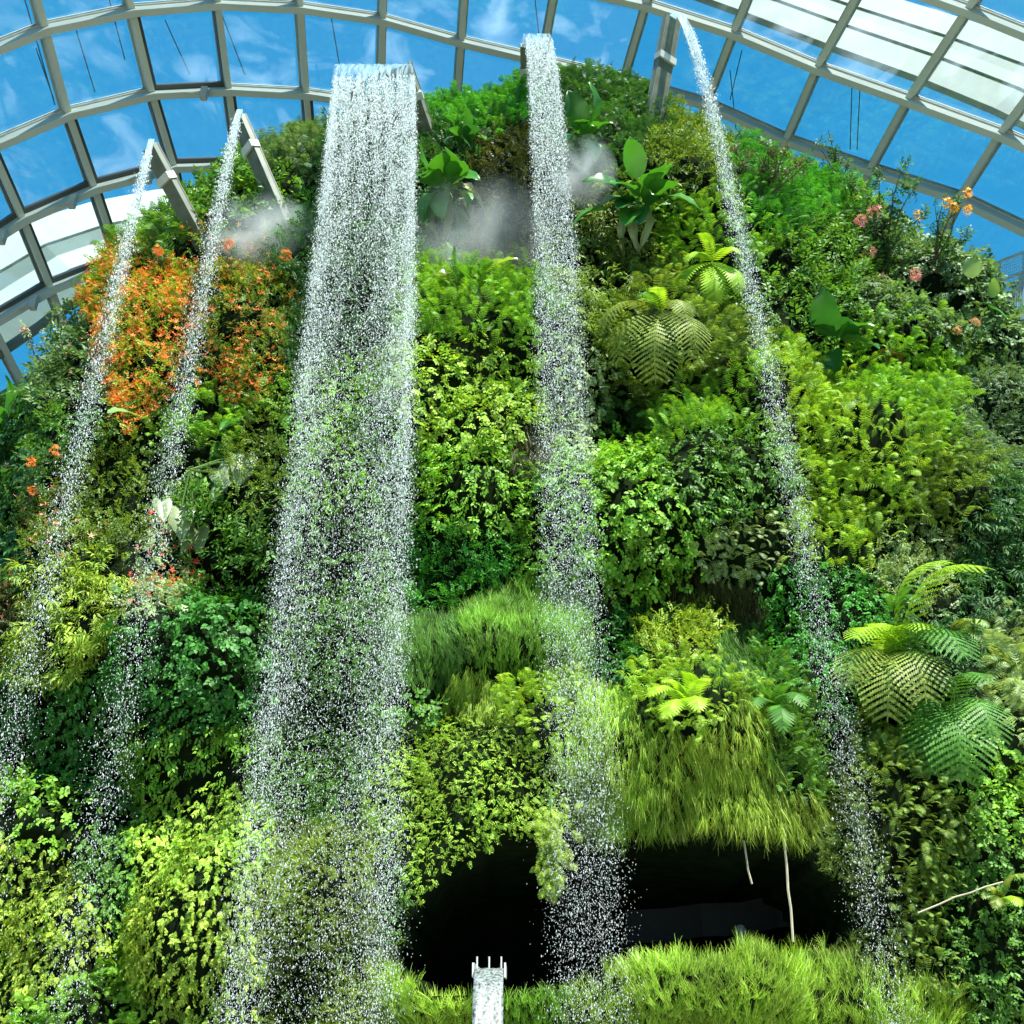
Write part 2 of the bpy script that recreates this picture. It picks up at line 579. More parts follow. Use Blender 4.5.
def T_blade(w=.03, bend=.5, n=4):
    V, T = [], []
    for i in range(n + 1):
        t = i / n
        ww = w * (1 - t ** 2) + .002
        y = t * (1 - .25 * bend * t); z = -bend * t * t * .6
        V += [(-ww, y, z), (ww, y, z)]
        if i: T += [(2 * i - 2, 2 * i - 1, 2 * i + 1), (2 * i - 2, 2 * i + 1, 2 * i)]
    return np.array(V, float), np.array(T)


def T_tuft(n=6, w=.022, bend=.6, seed=1):
    r = random.Random(seed)
    parts = []
    for i in range(n):
        b = T_blade(w, bend * r.uniform(.4, 1.4), 3)
        d = (r.uniform(-.28, .28), 1, r.uniform(-.25, .25))
        parts.append(xf((b[0] * r.uniform(.6, 1.1), b[1]), rot_frame(d, (r.uniform(-1, 1), 0, r.uniform(.3, 1))), (r.uniform(-.09, .09), r.uniform(-.05, .05), r.uniform(-.05, .05))))
    return combine(parts)


def T_flower(n=5):
    V, T = [(0, 0, .0)], []
    for i in range(n):
        a = 2 * PI * i / n; b = a + .75
        V += [(math.cos(a) * .4, math.sin(a) * .4, .15), (math.cos((a + b) / 2), math.sin((a + b) / 2), .3), (math.cos(b) * .4, math.sin(b) * .4, .15)]
        k = 1 + 3 * i
        T += [(0, k, k + 1), (0, k + 1, k + 2)]
    return np.array(V, float), np.array(T)


TM = {
    'vine': [T_sprig(T_ovate(.33), 7, .42, 1.0, s) for s in range(4)],
    'pointed': [T_sprig(T_ovate(.24, .25), 6, .5, .8, s) for s in range(4)],
    'round': [T_sprig(T_round(), 6, .42, 1.1, s) for s in range(4)],
    'heart': [T_sprig(T_heart(), 5, .42, .9, s) for s in range(4)],
    'tiny': [T_sprig(T_ovate(.36, .1), 10, .26, 1.2, s) for s in range(4)],
    'narrow': [T_sprig(T_ovate(.12, .35), 8, .62, .9, s) for s in range(4)],
    'fern': [T_frond(9, .27, c, .042) for c in (.2, .4, .65)],
    'lace': [T_frond(9, .20, c, .034) for c in (.15, .45)] + [T_frond(11, .24, .3, .028)],
    'treefern': [T_bipinnate(16, .33, c, 8) for c in (.6, .9)],
    'grass': [T_tuft(8, .013, .6, s) for s in range(4)],
    'hang': [T_tuft(8, .013, .6, s + 9) for s in range(4)],
}


def scatter(name, tmpls, pos, D, N, size, mat, parent=None):
    """real leaves: one copy of a template per point, tip along D, face towards N"""
    D = D / (np.linalg.norm(D, axis=1, keepdims=True) + 1e-9)
    X = np.cross(D, N); X /= np.linalg.norm(X, axis=1, keepdims=True) + 1e-9
    Z = np.cross(X, D)
    R = np.stack([X, D, Z], 2) * size[:, None, None]
    which = rng.integers(0, len(tmpls), len(pos))
    VV, TT, n = [], [], 0
    for k, (tv, tt) in enumerate(tmpls):
        m = which == k
        c = int(m.sum())
        if not c: continue
        v = np.einsum('nij,kj->nki', R[m], tv) + pos[m][:, None, :]
        t = tt[None] + (np.arange(c) * len(tv))[:, None, None] + n
        VV.append(v.reshape(-1, 3)); TT.append(t.reshape(-1, 3)); n += c * len(tv)
    return mesh_np(name, np.concatenate(VV), np.concatenate(TT), mat, parent)


# ------------------------------------------------------------------ plant colours (dark leaf, light leaf)
C_ = {
    'mid': ((.045, .14, .022), (.16, .36, .05)),
    'bright': ((.08, .25, .02), (.27, .52, .05)),
    'lime': ((.14, .33, .02), (.44, .64, .08)),
    'yellow': ((.12, .25, .02), (.42, .56, .07)),
    'olive': ((.06, .14, .02), (.24, .36, .06)),
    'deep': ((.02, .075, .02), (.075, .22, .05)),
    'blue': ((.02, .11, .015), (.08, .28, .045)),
    'grey': ((.05, .13, .04), (.19, .32, .13)),
    'pale': ((.14, .25, .08), (.42, .55, .26)),
    'brown': ((.03, .045, .012), (.13, .15, .05)),
    'emerald': ((.03, .16, .02), (.10, .40, .05)),
}
# style: template, size m, twigs per m2, weights of tip direction (out, down, up, random), depth, leaf-face mix (normal, up)
S_ = {
    'vine': ('vine', .40, 26, (.55, .55, 0, .75), .45, (.8, .6)),
    'vine_s': ('vine', .30, 44, (.55, .55, 0, .75), .35, (.8, .6)),
    'pointed': ('pointed', .42, 26, (.5, .8, 0, .6), .45, (.9, .5)),
    'round': ('round', .42, 26, (.5, .6, 0, .7), .45, (.8, .6)),
    'heart': ('heart', .46, 22, (.4, .9, 0, .55), .4, (.95, .4)),
    'heart_s': ('heart', .32, 40, (.4, .9, 0, .6), .3, (.95, .4)),
    'moss': ('tiny', .25, 75, (.6, .5, 0, .8), .25, (.8, .6)),
    'bush': ('tiny', .40, 36, (.6, .0, .35, .9), .55, (.6, .8)),
    'narrow': ('narrow', .5, 24, (.6, .5, 0, .6), .5, (.7, .7)),
    'shrub': ('pointed', .5, 20, (.6, 0, .5, .9), .6, (.6, .7)),
    'fern': ('fern', .72, 17, (.9, .1, .15, .85), .5, (.2, 1)),
    'fern_s': ('fern', .56, 32, (.9, .1, .15, .85), .45, (.2, 1)),
    'lace': ('lace', .68, 30, (.8, .05, .35, .9), .5, (.3, 1)),
    'lace_s': ('lace', .5, 42, (.8, .1, .25, .95), .4, (.3, 1)),
    'treefern': ('treefern', 1.1, 4.5, (.9, .2, .1, .8), .5, (.2, 1)),
    'grass': ('grass', .5, 75, (.45, 0, 1.0, .3), .15, (1, .2)),
    'tallgrass': ('grass', .6, 66, (.5, 0, 1.0, .45), .15, (1, .2)),
    'hang': ('hang', .62, 60, (.35, 1.0, 0, .22), .3, (1, .3)),
    'turf': ('grass', .38, 75, (.7, .3, .45, .5), .2, (1, .3)),
}
# name, category, label, px, py, rx, ry, style, colour, kind
PATCH = [
    ('fern_clump', 'fern', 'dark feathery ferns on the summit between the widest waterfall and the middle one', 485, 108, 55, 24, 'fern_s', 'emerald'),
    ('evergreen_shrub', 'shrub', 'dark green bushy shrub on the very summit right of the middle waterfall spout', 600, 100, 50, 36, 'lace_s', 'deep'),
    ('flowering_shrub', 'shrub', 'olive-yellow fine-leaved shrub just right of the tall right-hand spout', 697, 150, 26, 48, 'bush', 'olive'),
    ('fern_clump', 'fern', 'soft bright green ferns on the skyline right of the thin right waterfall', 795, 205, 52, 36, 'lace', 'emerald'),
    ('fern_clump', 'fern', 'yellow-green feathery fern tuft at the skyline beside the pink flowering shrub', 842, 215, 18, 22, 'lace', 'lime'),
    ('rhododendron_shrub', 'shrub', 'dark-leaved skyline shrub with clusters of pink flowers', 900, 235, 48, 62, 'round', 'grey'),
    ('shrub', 'shrub', 'dark mixed shrub with orange buds below the walkway at the right edge', 975, 322, 50, 34, 'round', 'grey'),
    ('shrub', 'shrub', 'grey-green feathery shrub on the skyline left of the widest waterfall', 305, 165, 26, 40, 'lace', 'grey'),
    ('shrub', 'shrub', 'sunlit leafy shrub around the foot of the two left spouts', 225, 205, 48, 30, 'shrub', 'mid'),
    ('fern_clump', 'fern', 'ragged green fronds on the left skyline above the orange flowers', 155, 238, 36, 22, 'fern', 'mid'),
    ('begonia_shrub', 'flowering shrub', 'dense shrub covered with orange blossom on the upper left, left of the thin stream', 140, 335, 40, 80, 'bush', 'yellow'),
    ('begonia_shrub', 'flowering shrub', 'olive shrub with scattered orange-red blossom just left of the widest waterfall', 235, 330, 48, 78, 'bush', 'olive'),
    ('trailing_shrub', 'shrub', 'wispy grey-green shrub on the left skyline behind thin falling water', 72, 360, 34, 42, 'shrub', 'grey'),
    ('broad_shrub', 'shrub', 'large-leaved dark shrub at the left edge below the glass', 18, 425, 36, 36, 'heart', 'deep'),
    ('leafy_shrub', 'shrub', 'mid green leafy shrub under the orange blossom behind the leftmost thin stream', 88, 440, 34, 30, 'vine', 'mid'),
    ('yellowish_shrub', 'shrub', 'narrow yellow-olive shrub hanging beside the second thin stream', 120, 490, 20, 48, 'bush', 'olive'),
    ('blossom_shrub', 'flowering shrub', 'shrub with small salmon blossoms behind the leftmost thin stream at mid height', 62, 525, 30, 40, 'bush', 'olive'),
    ('broad_shrub', 'shrub', 'very dark broad-leaved shrub at the left edge dotted with orange flowers', 12, 520, 26, 66, 'heart', 'deep'),
    ('fern_clump', 'fern', 'bright green ferns directly below the olive blossoming shrub', 215, 432, 50, 26, 'fern_s', 'bright'),
    ('trailing_plant', 'creeper', 'tangled olive creeper above the dark hollow with pale arrow leaves', 178, 475, 36, 26, 'heart_s', 'olive'),
    ('green_shrub', 'shrub', 'dark glossy shrub right of the pale arrow-shaped leaves', 248, 548, 40, 46, 'shrub', 'mid'),
    ('yellowish_shrub', 'shrub', 'small yellowish twiggy shrub touching the left side of the widest waterfall', 268, 480, 24, 42, 'bush', 'olive'),
    ('pale_begonia', 'flowering plant', 'small pale-leaved plant with red flowers left of the lower dark hollow', 168, 590, 30, 26, 'vine', 'pale'),
    ('reddish_shrub', 'shrub', 'reddish twiggy shrub at the left edge beside the yellow-olive mound', 15, 615, 26, 30, 'bush', 'brown'),
    ('yellow_shrub', 'shrub', 'dense yellow-olive mound of foliage left of the second thin stream', 74, 625, 40, 40, 'narrow', 'yellow'),
    ('creeper', 'creeper', 'rounded mound of dark green round-leaved creeper below the lower left hollow', 195, 668, 56, 42, 'round', 'blue'),
    ('creeper', 'creeper', 'dark heart-leaved creeper sheet at the lower left between two thin streams', 60, 735, 52, 46, 'heart_s', 'blue'),
    ('creeper', 'creeper', 'bright pointed-leaved creeper just under the dark round-leaved mound', 205, 752, 50, 36, 'pointed', 'bright'),
    ('creeper', 'creeper', 'yellow-green heart-leaved creeper left of the lower part of the widest waterfall', 200, 835, 50, 50, 'heart_s', 'lime'),
    ('shrub', 'shrub', 'pale lime leafy shelf at the left edge above the olive creeper', 42, 815, 48, 22, 'round', 'bright'),
    ('creeper', 'creeper', 'olive small-leaved creeper filling the lower left corner', 38, 900, 50, 66, 'heart_s', 'yellow'),
    ('creeper', 'creeper', 'mid green creeper strip behind the second thin stream near its foot', 112, 860, 28, 60, 'heart_s', 'mid'),
    ('creeper', 'creeper', 'yellowish hanging creeper at the bottom left of the widest waterfall', 200, 955, 48, 62, 'heart_s', 'yellow'),
    ('fern_clump', 'fern', 'bright green ferny plants at the bottom edge in the lower left', 108, 1000, 42, 30, 'fern_s', 'bright'),
    ('creeper', 'creeper', 'green leafy creeper behind the upper middle of the widest waterfall', 345, 440, 60, 70, 'vine_s', 'bright'),
    ('dark_shrub', 'shrub', 'dark shrub behind the top of the widest waterfall', 340, 260, 55, 100, 'bush', 'deep'),
    ('creeper', 'creeper', 'mid green creeper behind the middle of the widest waterfall', 330, 600, 60, 80, 'vine_s', 'mid'),
    ('creeper', 'creeper', 'mossy creeper behind the lower widest waterfall', 325, 760, 60, 70, 'moss', 'mid'),
    ('grass_bank', 'grass', 'yellow-green mossy grass at the foot of the widest waterfall', 325, 940, 70, 90, 'turf', 'yellow'),
    ('grey_shrub', 'shrub', 'wet grey-brown shrub in the mist left of the middle waterfall', 505, 225, 36, 60, 'bush', 'brown'),
    ('dark_shrub', 'shrub', 'dark undergrowth beneath the upper broad-leaved rosette', 440, 215, 30, 60, 'bush', 'deep'),
    ('fern_clump', 'fern', 'bright feathery ferns between the widest and middle waterfalls at a third of the height', 470, 318, 68, 36, 'lace', 'bright'),
    ('creeper', 'creeper', 'large lime-green vine swathe between the widest and middle waterfalls', 475, 405, 72, 50, 'vine', 'lime'),
    ('creeper', 'creeper', 'yellow-green vine below the lime swathe between the two central waterfalls', 460, 490, 60, 40, 'vine', 'bright'),
    ('dry_tangle', 'creeper', 'small dry brown tangle among the vines left of the middle waterfall', 520, 455, 17, 20, 'hang', 'brown'),
    ('shrub', 'shrub', 'soft mid green bush below the vines left of the middle waterfall', 455, 570, 58, 46, 'bush', 'emerald'),
    ('creeper', 'creeper', 'light vine edge touching the middle waterfall at half height', 540, 530, 26, 46, 'vine', 'bright'),
    ('grass_clump', 'grass', 'short dark green grass tuft right of the widest waterfall', 420, 655, 28, 34, 'grass', 'mid'),
    ('grass_clump', 'grass', 'bright green grass sweeping up beside the middle waterfall', 525, 640, 46, 50, 'grass', 'bright'),
    ('creeper', 'creeper', 'large-leaved creeper patch right of the widest waterfall below the dark grass tuft', 420, 708, 24, 26, 'round', 'mid'),
    ('grass_clump', 'grass', 'olive grass fringe over a small brown hole above the moss mound', 492, 690, 46, 26, 'hang', 'yellow'),
    ('fern_clump', 'fern', 'yellow-green fern tuft on top of the moss mound by the middle waterfall', 548, 712, 26, 24, 'fern_s', 'lime'),
    ('creeper', 'creeper', 'big bulging mound of tiny-leaved creeper over the left end of the cave', 472, 795, 84, 62, 'moss', 'lime'),
    ('creeper', 'creeper', 'tiny-leaved creeper hanging down the left wall of the cave', 398, 900, 20, 70, 'moss', 'mid'),
    ('creeper', 'creeper', 'light-leaved vine strip just right of the middle waterfall', 585, 410, 20, 56, 'round', 'pale'),
    ('dark_shrub', 'shrub', 'dark drooping shrub right of the middle waterfall below the rosette', 603, 300, 30, 50, 'narrow', 'olive'),
    ('fern_clump', 'fern', 'drooping olive ferns around the fan-shaped fronds right of the middle waterfall', 660, 345, 60, 50, 'fern', 'olive'),
    ('fern_clump', 'fern', 'light green pinnate fronds beside the thin right waterfall below the rosette', 722, 255, 40, 48, 'fern_s', 'bright'),
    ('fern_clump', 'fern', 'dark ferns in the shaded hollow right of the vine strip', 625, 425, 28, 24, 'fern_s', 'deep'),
    ('fern_clump', 'fern', 'bright feathery shrub left of the thin right waterfall above the round-leaved vine', 715, 412, 54, 32, 'lace', 'bright'),
    ('creeper', 'creeper', 'round-leaved bright vine cushion right of the middle waterfall', 632, 505, 54, 48, 'round', 'bright'),
    ('creeper', 'creeper', 'mixed green vine bulging between the vine cushion and the thin right waterfall', 722, 482, 46, 46, 'vine', 'mid'),
    ('fern_clump', 'fern', 'lime ferns right of the thin right waterfall just under the dark paddle leaves', 815, 425, 46, 40, 'lace', 'lime'),
    ('fern_clump', 'fern', 'brightest lime feathery fern bank right of the thin right waterfall', 862, 495, 56, 52, 'lace', 'lime'),
    ('fern_clump', 'fern', 'mixed green ferns with a brown frond between the paddle leaves and the right edge', 905, 385, 50, 44, 'fern_s', 'bright'),
    ('creeper', 'creeper', 'dull grey-green small-leaved creeper high on the right edge', 995, 432, 40, 48, 'moss', 'grey'),
    ('fern_clump', 'fern', 'olive-brown feathery ferns left of the dark right-edge shrub', 928, 492, 38, 32, 'lace', 'olive'),
    ('dark_shrub', 'shrub', 'dark long-leaved shrub at the right edge at mid height', 992, 560, 44, 62, 'narrow', 'deep'),
    ('pale_shrub', 'shrub', 'pale twiggy shrub above the large tree fern on the right', 915, 560, 36, 34, 'bush', 'pale'),
    ('fern_clump', 'fern', 'pale drooping ferns over the dark recess left of the thin right waterfall', 735, 545, 40, 30, 'fern_s', 'pale'),
    ('root_curtain', 'roots', 'curtain of hanging brown roots in the dark recess below the vine cushion', 700, 610, 50, 26, 'hang', 'brown'),
    ('shrub', 'shrub', 'small yellow-green shrub under the dark recess right of the middle waterfall', 672, 645, 34, 24, 'bush', 'yellow'),
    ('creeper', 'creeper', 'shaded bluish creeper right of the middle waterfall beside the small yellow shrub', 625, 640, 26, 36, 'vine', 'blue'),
    ('hanging_grass', 'grass', 'shaded hanging grass left of the thin right waterfall at two thirds down', 735, 655, 28, 36, 'hang', 'mid'),
    ('creeper', 'creeper', 'fine dark green creeper right of the thin right waterfall at two thirds down', 835, 640, 46, 62, 'vine_s', 'emerald'),
    ('fern_clump', 'fern', 'shaded ferns behind the thin right waterfall above the cave end', 785, 735, 32, 50, 'lace', 'mid'),
    ('hanging_grass', 'grass', 'long yellow-green grass hanging over the right half of the cave mouth', 705, 768, 62, 52, 'hang', 'yellow'),
    ('fern_clump', 'fern', 'bright fern fronds on top of the hanging yellow grass', 680, 705, 46, 22, 'fern_s', 'lime'),
    ('hanging_grass', 'grass', 'long pale grass hanging behind the middle waterfall above the cave', 595, 775, 40, 66, 'hang', 'lime'),
    ('fern_clump', 'fern', 'olive lacy fern mound under the large tree fern', 890, 700, 40, 30, 'lace', 'yellow'),
    ('dark_shrub', 'shrub', 'dark undergrowth behind the large tree fern', 940, 650, 40, 36, 'narrow', 'deep'),
    ('fern_clump', 'fern', 'pale-tipped ferns at the right edge beside the large tree fern', 1000, 690, 34, 50, 'fern', 'pale'),
    ('fern_clump', 'fern', 'olive-green ferns right of the thin right waterfall near the lower right', 910, 800, 46, 40, 'fern_s', 'olive'),
    ('creeper', 'creeper', 'bright glossy leafy creeper in the lower right by the edge', 985, 800, 50, 42, 'round', 'bright'),
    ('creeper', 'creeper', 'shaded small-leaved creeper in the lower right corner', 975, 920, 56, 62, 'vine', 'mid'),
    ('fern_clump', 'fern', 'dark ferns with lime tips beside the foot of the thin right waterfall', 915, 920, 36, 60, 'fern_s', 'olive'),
    ('mossy_grass', 'grass', 'mossy grass fringe on the right wall of the cave behind the thin right waterfall', 858, 860, 26, 70, 'turf', 'olive'),
    ('grass_bank', 'grass', 'tall bright grass along the lower lip of the cave right of the metal chute', 720, 1000, 190, 30, 'tallgrass', 'lime'),
    ('grass_bank', 'grass', 'green grass tufts between the metal chute and the middle waterfall foot', 545, 1000, 40, 26, 'grass', 'bright'),
    ('leafy_bank', 'plant', 'yellow-green leafy plants left of the metal chute', 430, 1000, 44, 30, 'tallgrass', 'lime'),
    ('shrub', 'shrub', 'green leafy shrub between the thin right waterfall and the pink flowering shrub', 800, 290, 40, 46, 'shrub', 'mid'),
]

# candidate points spread evenly over the displaced surface
A, B, Cc, Dd = (P2[QUADS[:, k]] for k in range(4))
fn = np.cross(Cc - A, Dd - B)
area = np.linalg.norm(fn, axis=1) / 2
fcen = (A + B + Cc + Dd) / 4
fpx, fpy, fdep = project(fcen)
vis = (fpx > -90) & (fpx < 1114) & (fpy > -40) & (fpy < 1110)
fcave = cave_v[QUADS].sum(1)
vis &= fcave == 0
area_v = np.where(vis, np.minimum(area, .25), 0)
total = area_v.sum()
DM = 420
NC = int(total * DM)
print('area', total, 'candidates', NC)
fi = rng.choice(len(area), NC, p=area_v / total)
u, v = rng.random((2, NC, 1))
cand = (A[fi] * (1 - u) + B[fi] * u) * (1 - v) + (Dd[fi] * (1 - u) + Cc[fi] * u) * v
cN = N2[QUADS[fi, 0]]
cb = (b1 + .6 * b2)[QUADS[fi, 0]]
cpx, cpy, cdep = project(cand)
# hide-behind test is not needed; assign to patches
ANG = [vnoise(cand, 1.6, 50 + k) * .36 + rng.normal(0, .11, NC) for k in range(8)]
GAPN = vnoise(cand, 2.6, 5)
best = np.full(NC, 1e9); own = np.zeros(NC, int)
for k, p in enumerate(PATCH):
    ang = ANG[k % 8]
    d = np.sqrt(((cpx - p[3]) / p[5]) ** 2 + ((cpy - p[4]) / p[6]) ** 2) + ang
    m = d < best
    best[m] = d[m]; own[m] = k
back = np.array(np.tile(ts, NX))[QUADS[fi, 0]] > 1.75
UP = np.array([0, 0, 1.0])
n_leaf = 0
PATCH_OBJ = {}
for k, (name, cat, label, cx, cy, rx, ry, style, colr) in enumerate(PATCH):
    tm, size, dens, (wo, wd, wu, wr), depth, (fn_, fu) = S_[style]
    keep = (own == k) & ~back
    gap = np.clip(.62 + .5 * cb + .35 * GAPN, .12, 1)
    fd = np.clip(cdep / 31, .55, 1.1)
    keep &= rng.random(NC) < dens * 2.2 / DM * gap / fd ** 1.8
    idx = np.nonzero(keep)[0]
    if len(idx) < 4: 
        print('empty patch', label); continue
    pos = cand[idx]; Nn = cN[idx]
    n = len(idx)
    q = rng.random(n) ** .7
    pos = pos + Nn * (q * depth * 1.1)[:, None]
    R = rng.normal(size=(n, 3)); R /= np.linalg.norm(R, axis=1, keepdims=True)
    D = Nn * wo + UP * (wu - wd) + R * wr
    R2 = rng.normal(size=(n, 3)) * .35
    F = Nn * fn_ + UP * fu + R2
    sz = size * .82 * rng.uniform(.6, 1.3, n) * fd[idx]
    kind = 'stuff' if cat in ('grass', 'roots') else None
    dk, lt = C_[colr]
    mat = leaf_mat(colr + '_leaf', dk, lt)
    o = scatter(name, TM[tm], pos, D, F, sz, mat)
    tag(o, label, cat, kind=kind)
    PATCH_OBJ[label] = (o, idx)
    n_leaf += n
print('twigs', n_leaf)


def blossoms(label, n, size, colA, colB, partname, region=None, seed=0):
    """many small blossoms as one part of their shrub"""
    o, idx = PATCH_OBJ[label]
    r = np.random.default_rng(seed)
    if region is not None:
        w = region(cpx[idx], cpy[idx]); idx = idx[r.random(len(idx)) < w]
    if len(idx) == 0: return
    s = r.choice(idx, min(n, len(idx) * 3))
    pos = cand[s] + cN[s] * r.uniform(.35, .75, (len(s), 1)) + r.normal(0, .05, (len(s), 3))
    D = r.normal(size=(len(s), 3)); F = cN[s] + UP * .4 + r.normal(0, .5, (len(s), 3))
    m = leaf_mat(partname + '_petal', colA, colB, trans=.25)
    b = scatter(partname, [T_flower(5), T_flower(4)], pos, D, F, size * r.uniform(.6, 1.3, len(s)), m, o)
    b['kind'] = 'stuff'
    return b


blossoms(PATCH[10][2], 6500, .075, (.75, .12, .02), (.95, .38, .06), 'orange_blossom', seed=1)
blossoms(PATCH[11][2], 2100, .07, (.75, .12, .02), (.85, .42, .08), 'orange_red_blossom', seed=2)
blossoms(PATCH[12][2], 60, .07, (.7, .2, .18), (.85, .4, .35), 'pink_blossom', seed=3)
blossoms(PATCH[16][2], 160, .07, (.7, .2, .08), (.85, .45, .3), 'salmon_blossom', seed=4)
blossoms(PATCH[22][2], 130, .07, (.6, .05, .03), (.85, .2, .1), 'red_blossom', seed=5)
blossoms(PATCH[23][2], 120, .07, (.6, .12, .06), (.8, .35, .2), 'reddish_blossom', seed=6)

# ------------------------------------------------------------------ broad paddle leaves
def T_paddle(w=.22, curl=.35, fold=.12, n=9, pet=.18, wav=.02, heart=0.0):
    V, T = [], []
    for i in range(n + 1):
        t = i / n
        yy = pet + (1 - pet) * t
        ww = w * (math.sin(PI * min(1, .06 + t * .94)) ** .62) * (1 - .25 * t) if not heart else w * (1 - t) ** .55 * (1 + heart * math.exp(-t * 5))
        if i == n: ww = .004
        y = yy * (1 - .12 * curl * yy); z = .18 * math.sin(yy * 2.0) - curl * .5 * yy ** 2.2
        wv = wav * math.sin(i * 2.1)
        off = -heart * .45 * (1 - t) ** 4
        if heart: ww *= min(1, .45 + 5 * t)
        V += [(-ww, y + off, z + fold * ww / w * .6 + wv), (-ww * .5, y, z + fold * .25), (0, y, z), (ww * .5, y, z + fold * .25), (ww, y + off, z + fold * ww / w * .6 - wv)]
        if i:
            a, b = 5 * (i - 1), 5 * i
            for j in range(4): T += [(a + j, a + j + 1, b + j + 1), (a + j, b + j + 1, b + j)]
    k = len(V)
    for i in range(4):   # stalk
        t = i / 3 * pet; z = .18 * math.sin(t * 2)
        V += [(-.012, t, z), (.012, t, z), (0, t, z - .02)]
        if i:
            a, b = k + 3 * (i - 1), k + 3 * i
            for j in range(3): j2 = (j + 1) % 3; T += [(a + j, a + j2, b + j2), (a + j, b + j2, b + j)]
    return np.array(V, float), np.array(T)


def leaf_mesh(name, tm, mat):
    V, T = tm
    me = bpy.data.meshes.new(name)
    me.from_pydata([tuple(map(float, v)) for v in V], [], [tuple(int(i) for i in t) for t in T])
    me.update()
    for p in me.polygons: p.use_smooth = True
    me.materials.append(mat)
    return me


def vein_leaf(name, dark, light, rough=.3, trans=.3):
    return leaf_mat(name, dark, light, rough=rough, trans=trans, spec=.6, var=.5)


m_paddle = vein_leaf('broad_green_leaf', (.035, .16, .015), (.08, .30, .03))
m_paddle2 = vein_leaf('broad_dark_leaf', (.02, .11, .02), (.04, .17, .03))
m_pale = vein_leaf('pale_leaf', (.16, .24, .10), (.34, .44, .22), rough=.4)
m_lime = vein_leaf('lime_broad_leaf', (.22, .40, .03), (.4, .6, .08))
PADDLE = [leaf_mesh('leaf', T_paddle(.27, c, f, wav=.02), m_paddle) for c, f in ((.25, .12), (.6, .16), (.9, .1))]
PADDLE_D = [leaf_mesh('leaf', T_paddle(.30, c, f, wav=.02), m_paddle2) for c, f in ((.3, .12), (.6, .16))]
PADDLE_W = [leaf_mesh('withered_leaf', T_paddle(.12, c, .2, wav=.05), m_pale) for c in (1.0, 1.5)]
PADDLE_L = [leaf_mesh('leaf', T_paddle(.2, c, .15, wav=.03), m_lime) for c in (.5, .9)]


def T_lobed(w, bend):
    """heart- or arrow-shaped blade with two lobes behind the stalk, folded along the midrib"""
    out_ = [(0, 0), (.10, -.12), (.24, -.24), (.36, -.20), (.42, -.04), (.43, .14), (.38, .34), (.29, .54), (.18, .74), (.07, .92), (0, 1.04)]
    mid = [(0, 0), (0, .02), (0, .04), (0, .08), (0, .16), (0, .26), (0, .40), (0, .56), (0, .74), (0, .92), (0, 1.04)]
    V, T = [], []
    for sgn in (-1, 1):
        k = len(V)
        for (x, y), (mx, my) in zip(out_, mid):
            V += [(mx, my, -bend * max(my, 0) ** 2 * .5), (sgn * x * w / .43 * .55, (y + my) / 2, .05 - bend * max(y, 0) ** 2 * .5), (sgn * x * w / .43, y, .06 - bend * max(y, 0) ** 2 * .5 - x * .12)]
        for i in range(len(out_) - 1):
            for j in range(2):
                a, b = k + 3 * i + j, k + 3 * i + 3 + j
                q = [(a, a + 1, b + 1), (a, b + 1, b)]
                T += q if sgn > 0 else [t[::-1] for t in q]
    return np.array(V, float), np.array(T)


ARROW = [leaf_mesh('leaf', T_lobed(w_, c), m_pale) for c, w_ in ((.4, .34), (.8, .40))]
HEARTM = [leaf_mesh('leaf', T_lobed(w_, c), m_paddle) for c, w_ in ((.3, .45), (.7, .42))]
ROUNDP = [leaf_mesh('leaf', T_paddle(.42, .4, .06, pet=.15), vein_leaf('round_pale_leaf', (.16, .34, .10), (.28, .46, .16)))]


def put_leaf(root, me, d, n, size, off=(0, 0, 0), name='leaf'):
    M = rot_frame(d, n) * size
    o = bpy.data.objects.new(name, me)
    mw = Matrix([list(M[0]) + [float(off[0])], list(M[1]) + [float(off[1])], list(M[2]) + [float(off[2])], [0, 0, 0, 1]])
    o.parent = root
    o.matrix_local = mw
    COL.objects.link(o)
    return o


def aimed(root_p, tip_px, tip_py, depth_fwd):
    """direction and length from root to a point seen near a pixel, depth_fwd metres nearer than the root"""
    d = ray(tip_px, tip_py)
    dep = np.linalg.norm(root_p - EYE) - depth_fwd
    t = EYE + d * dep
    v = t - root_p
    return v, np.linalg.norm(v)


stalk_m = plain('green_stalk', (.10, .20, .04), .5)


def rosette(name, cat, label, px, py, leaves, back=.95, lmax=1.15, droop=None):
    """leaves: (tip px, tip py, forward m, mesh list, part name); a leaf whose tip is farther than lmax sits on a stalk"""
    p, nrm = hit(px, py, back)
    root = empty(name, p)
    tag(root, label, cat)
    r = random.Random(int(px + py))
    for i, (tx, ty, fw, meshes, nm) in enumerate(leaves):
        v, L = aimed(p, tx, ty, fw * .8)
        face = np.array([.35 * (1 if tx > px else -1) + r.uniform(-.35, .35), -.8 + r.uniform(-.2, .2), .55 + r.uniform(-.3, .3)])
        d = v
        if droop is not None:
            d = np.array([r.uniform(-.45, .45), -.35, -1.0]); face = np.array([r.uniform(-.5, .5), -1, .35 + r.uniform(-.2, .3)])
            l2 = lmax * r.uniform(.75, 1.1)
        else:
            l2 = min(L, lmax)
        off = v - d / np.linalg.norm(d) * l2
        lf = put_leaf(root, meshes[i % len(meshes)], d, face, l2 * 1.08, off, nm)
        if np.linalg.norm(off) > .2:
            mb = MB(); mb.tube([np.zeros(3), off * .5 + np.array([0, 0, .08]), off], [.025, .02, .016], 5)
            mb.build('leaf_stalk', stalk_m, root)
    return root


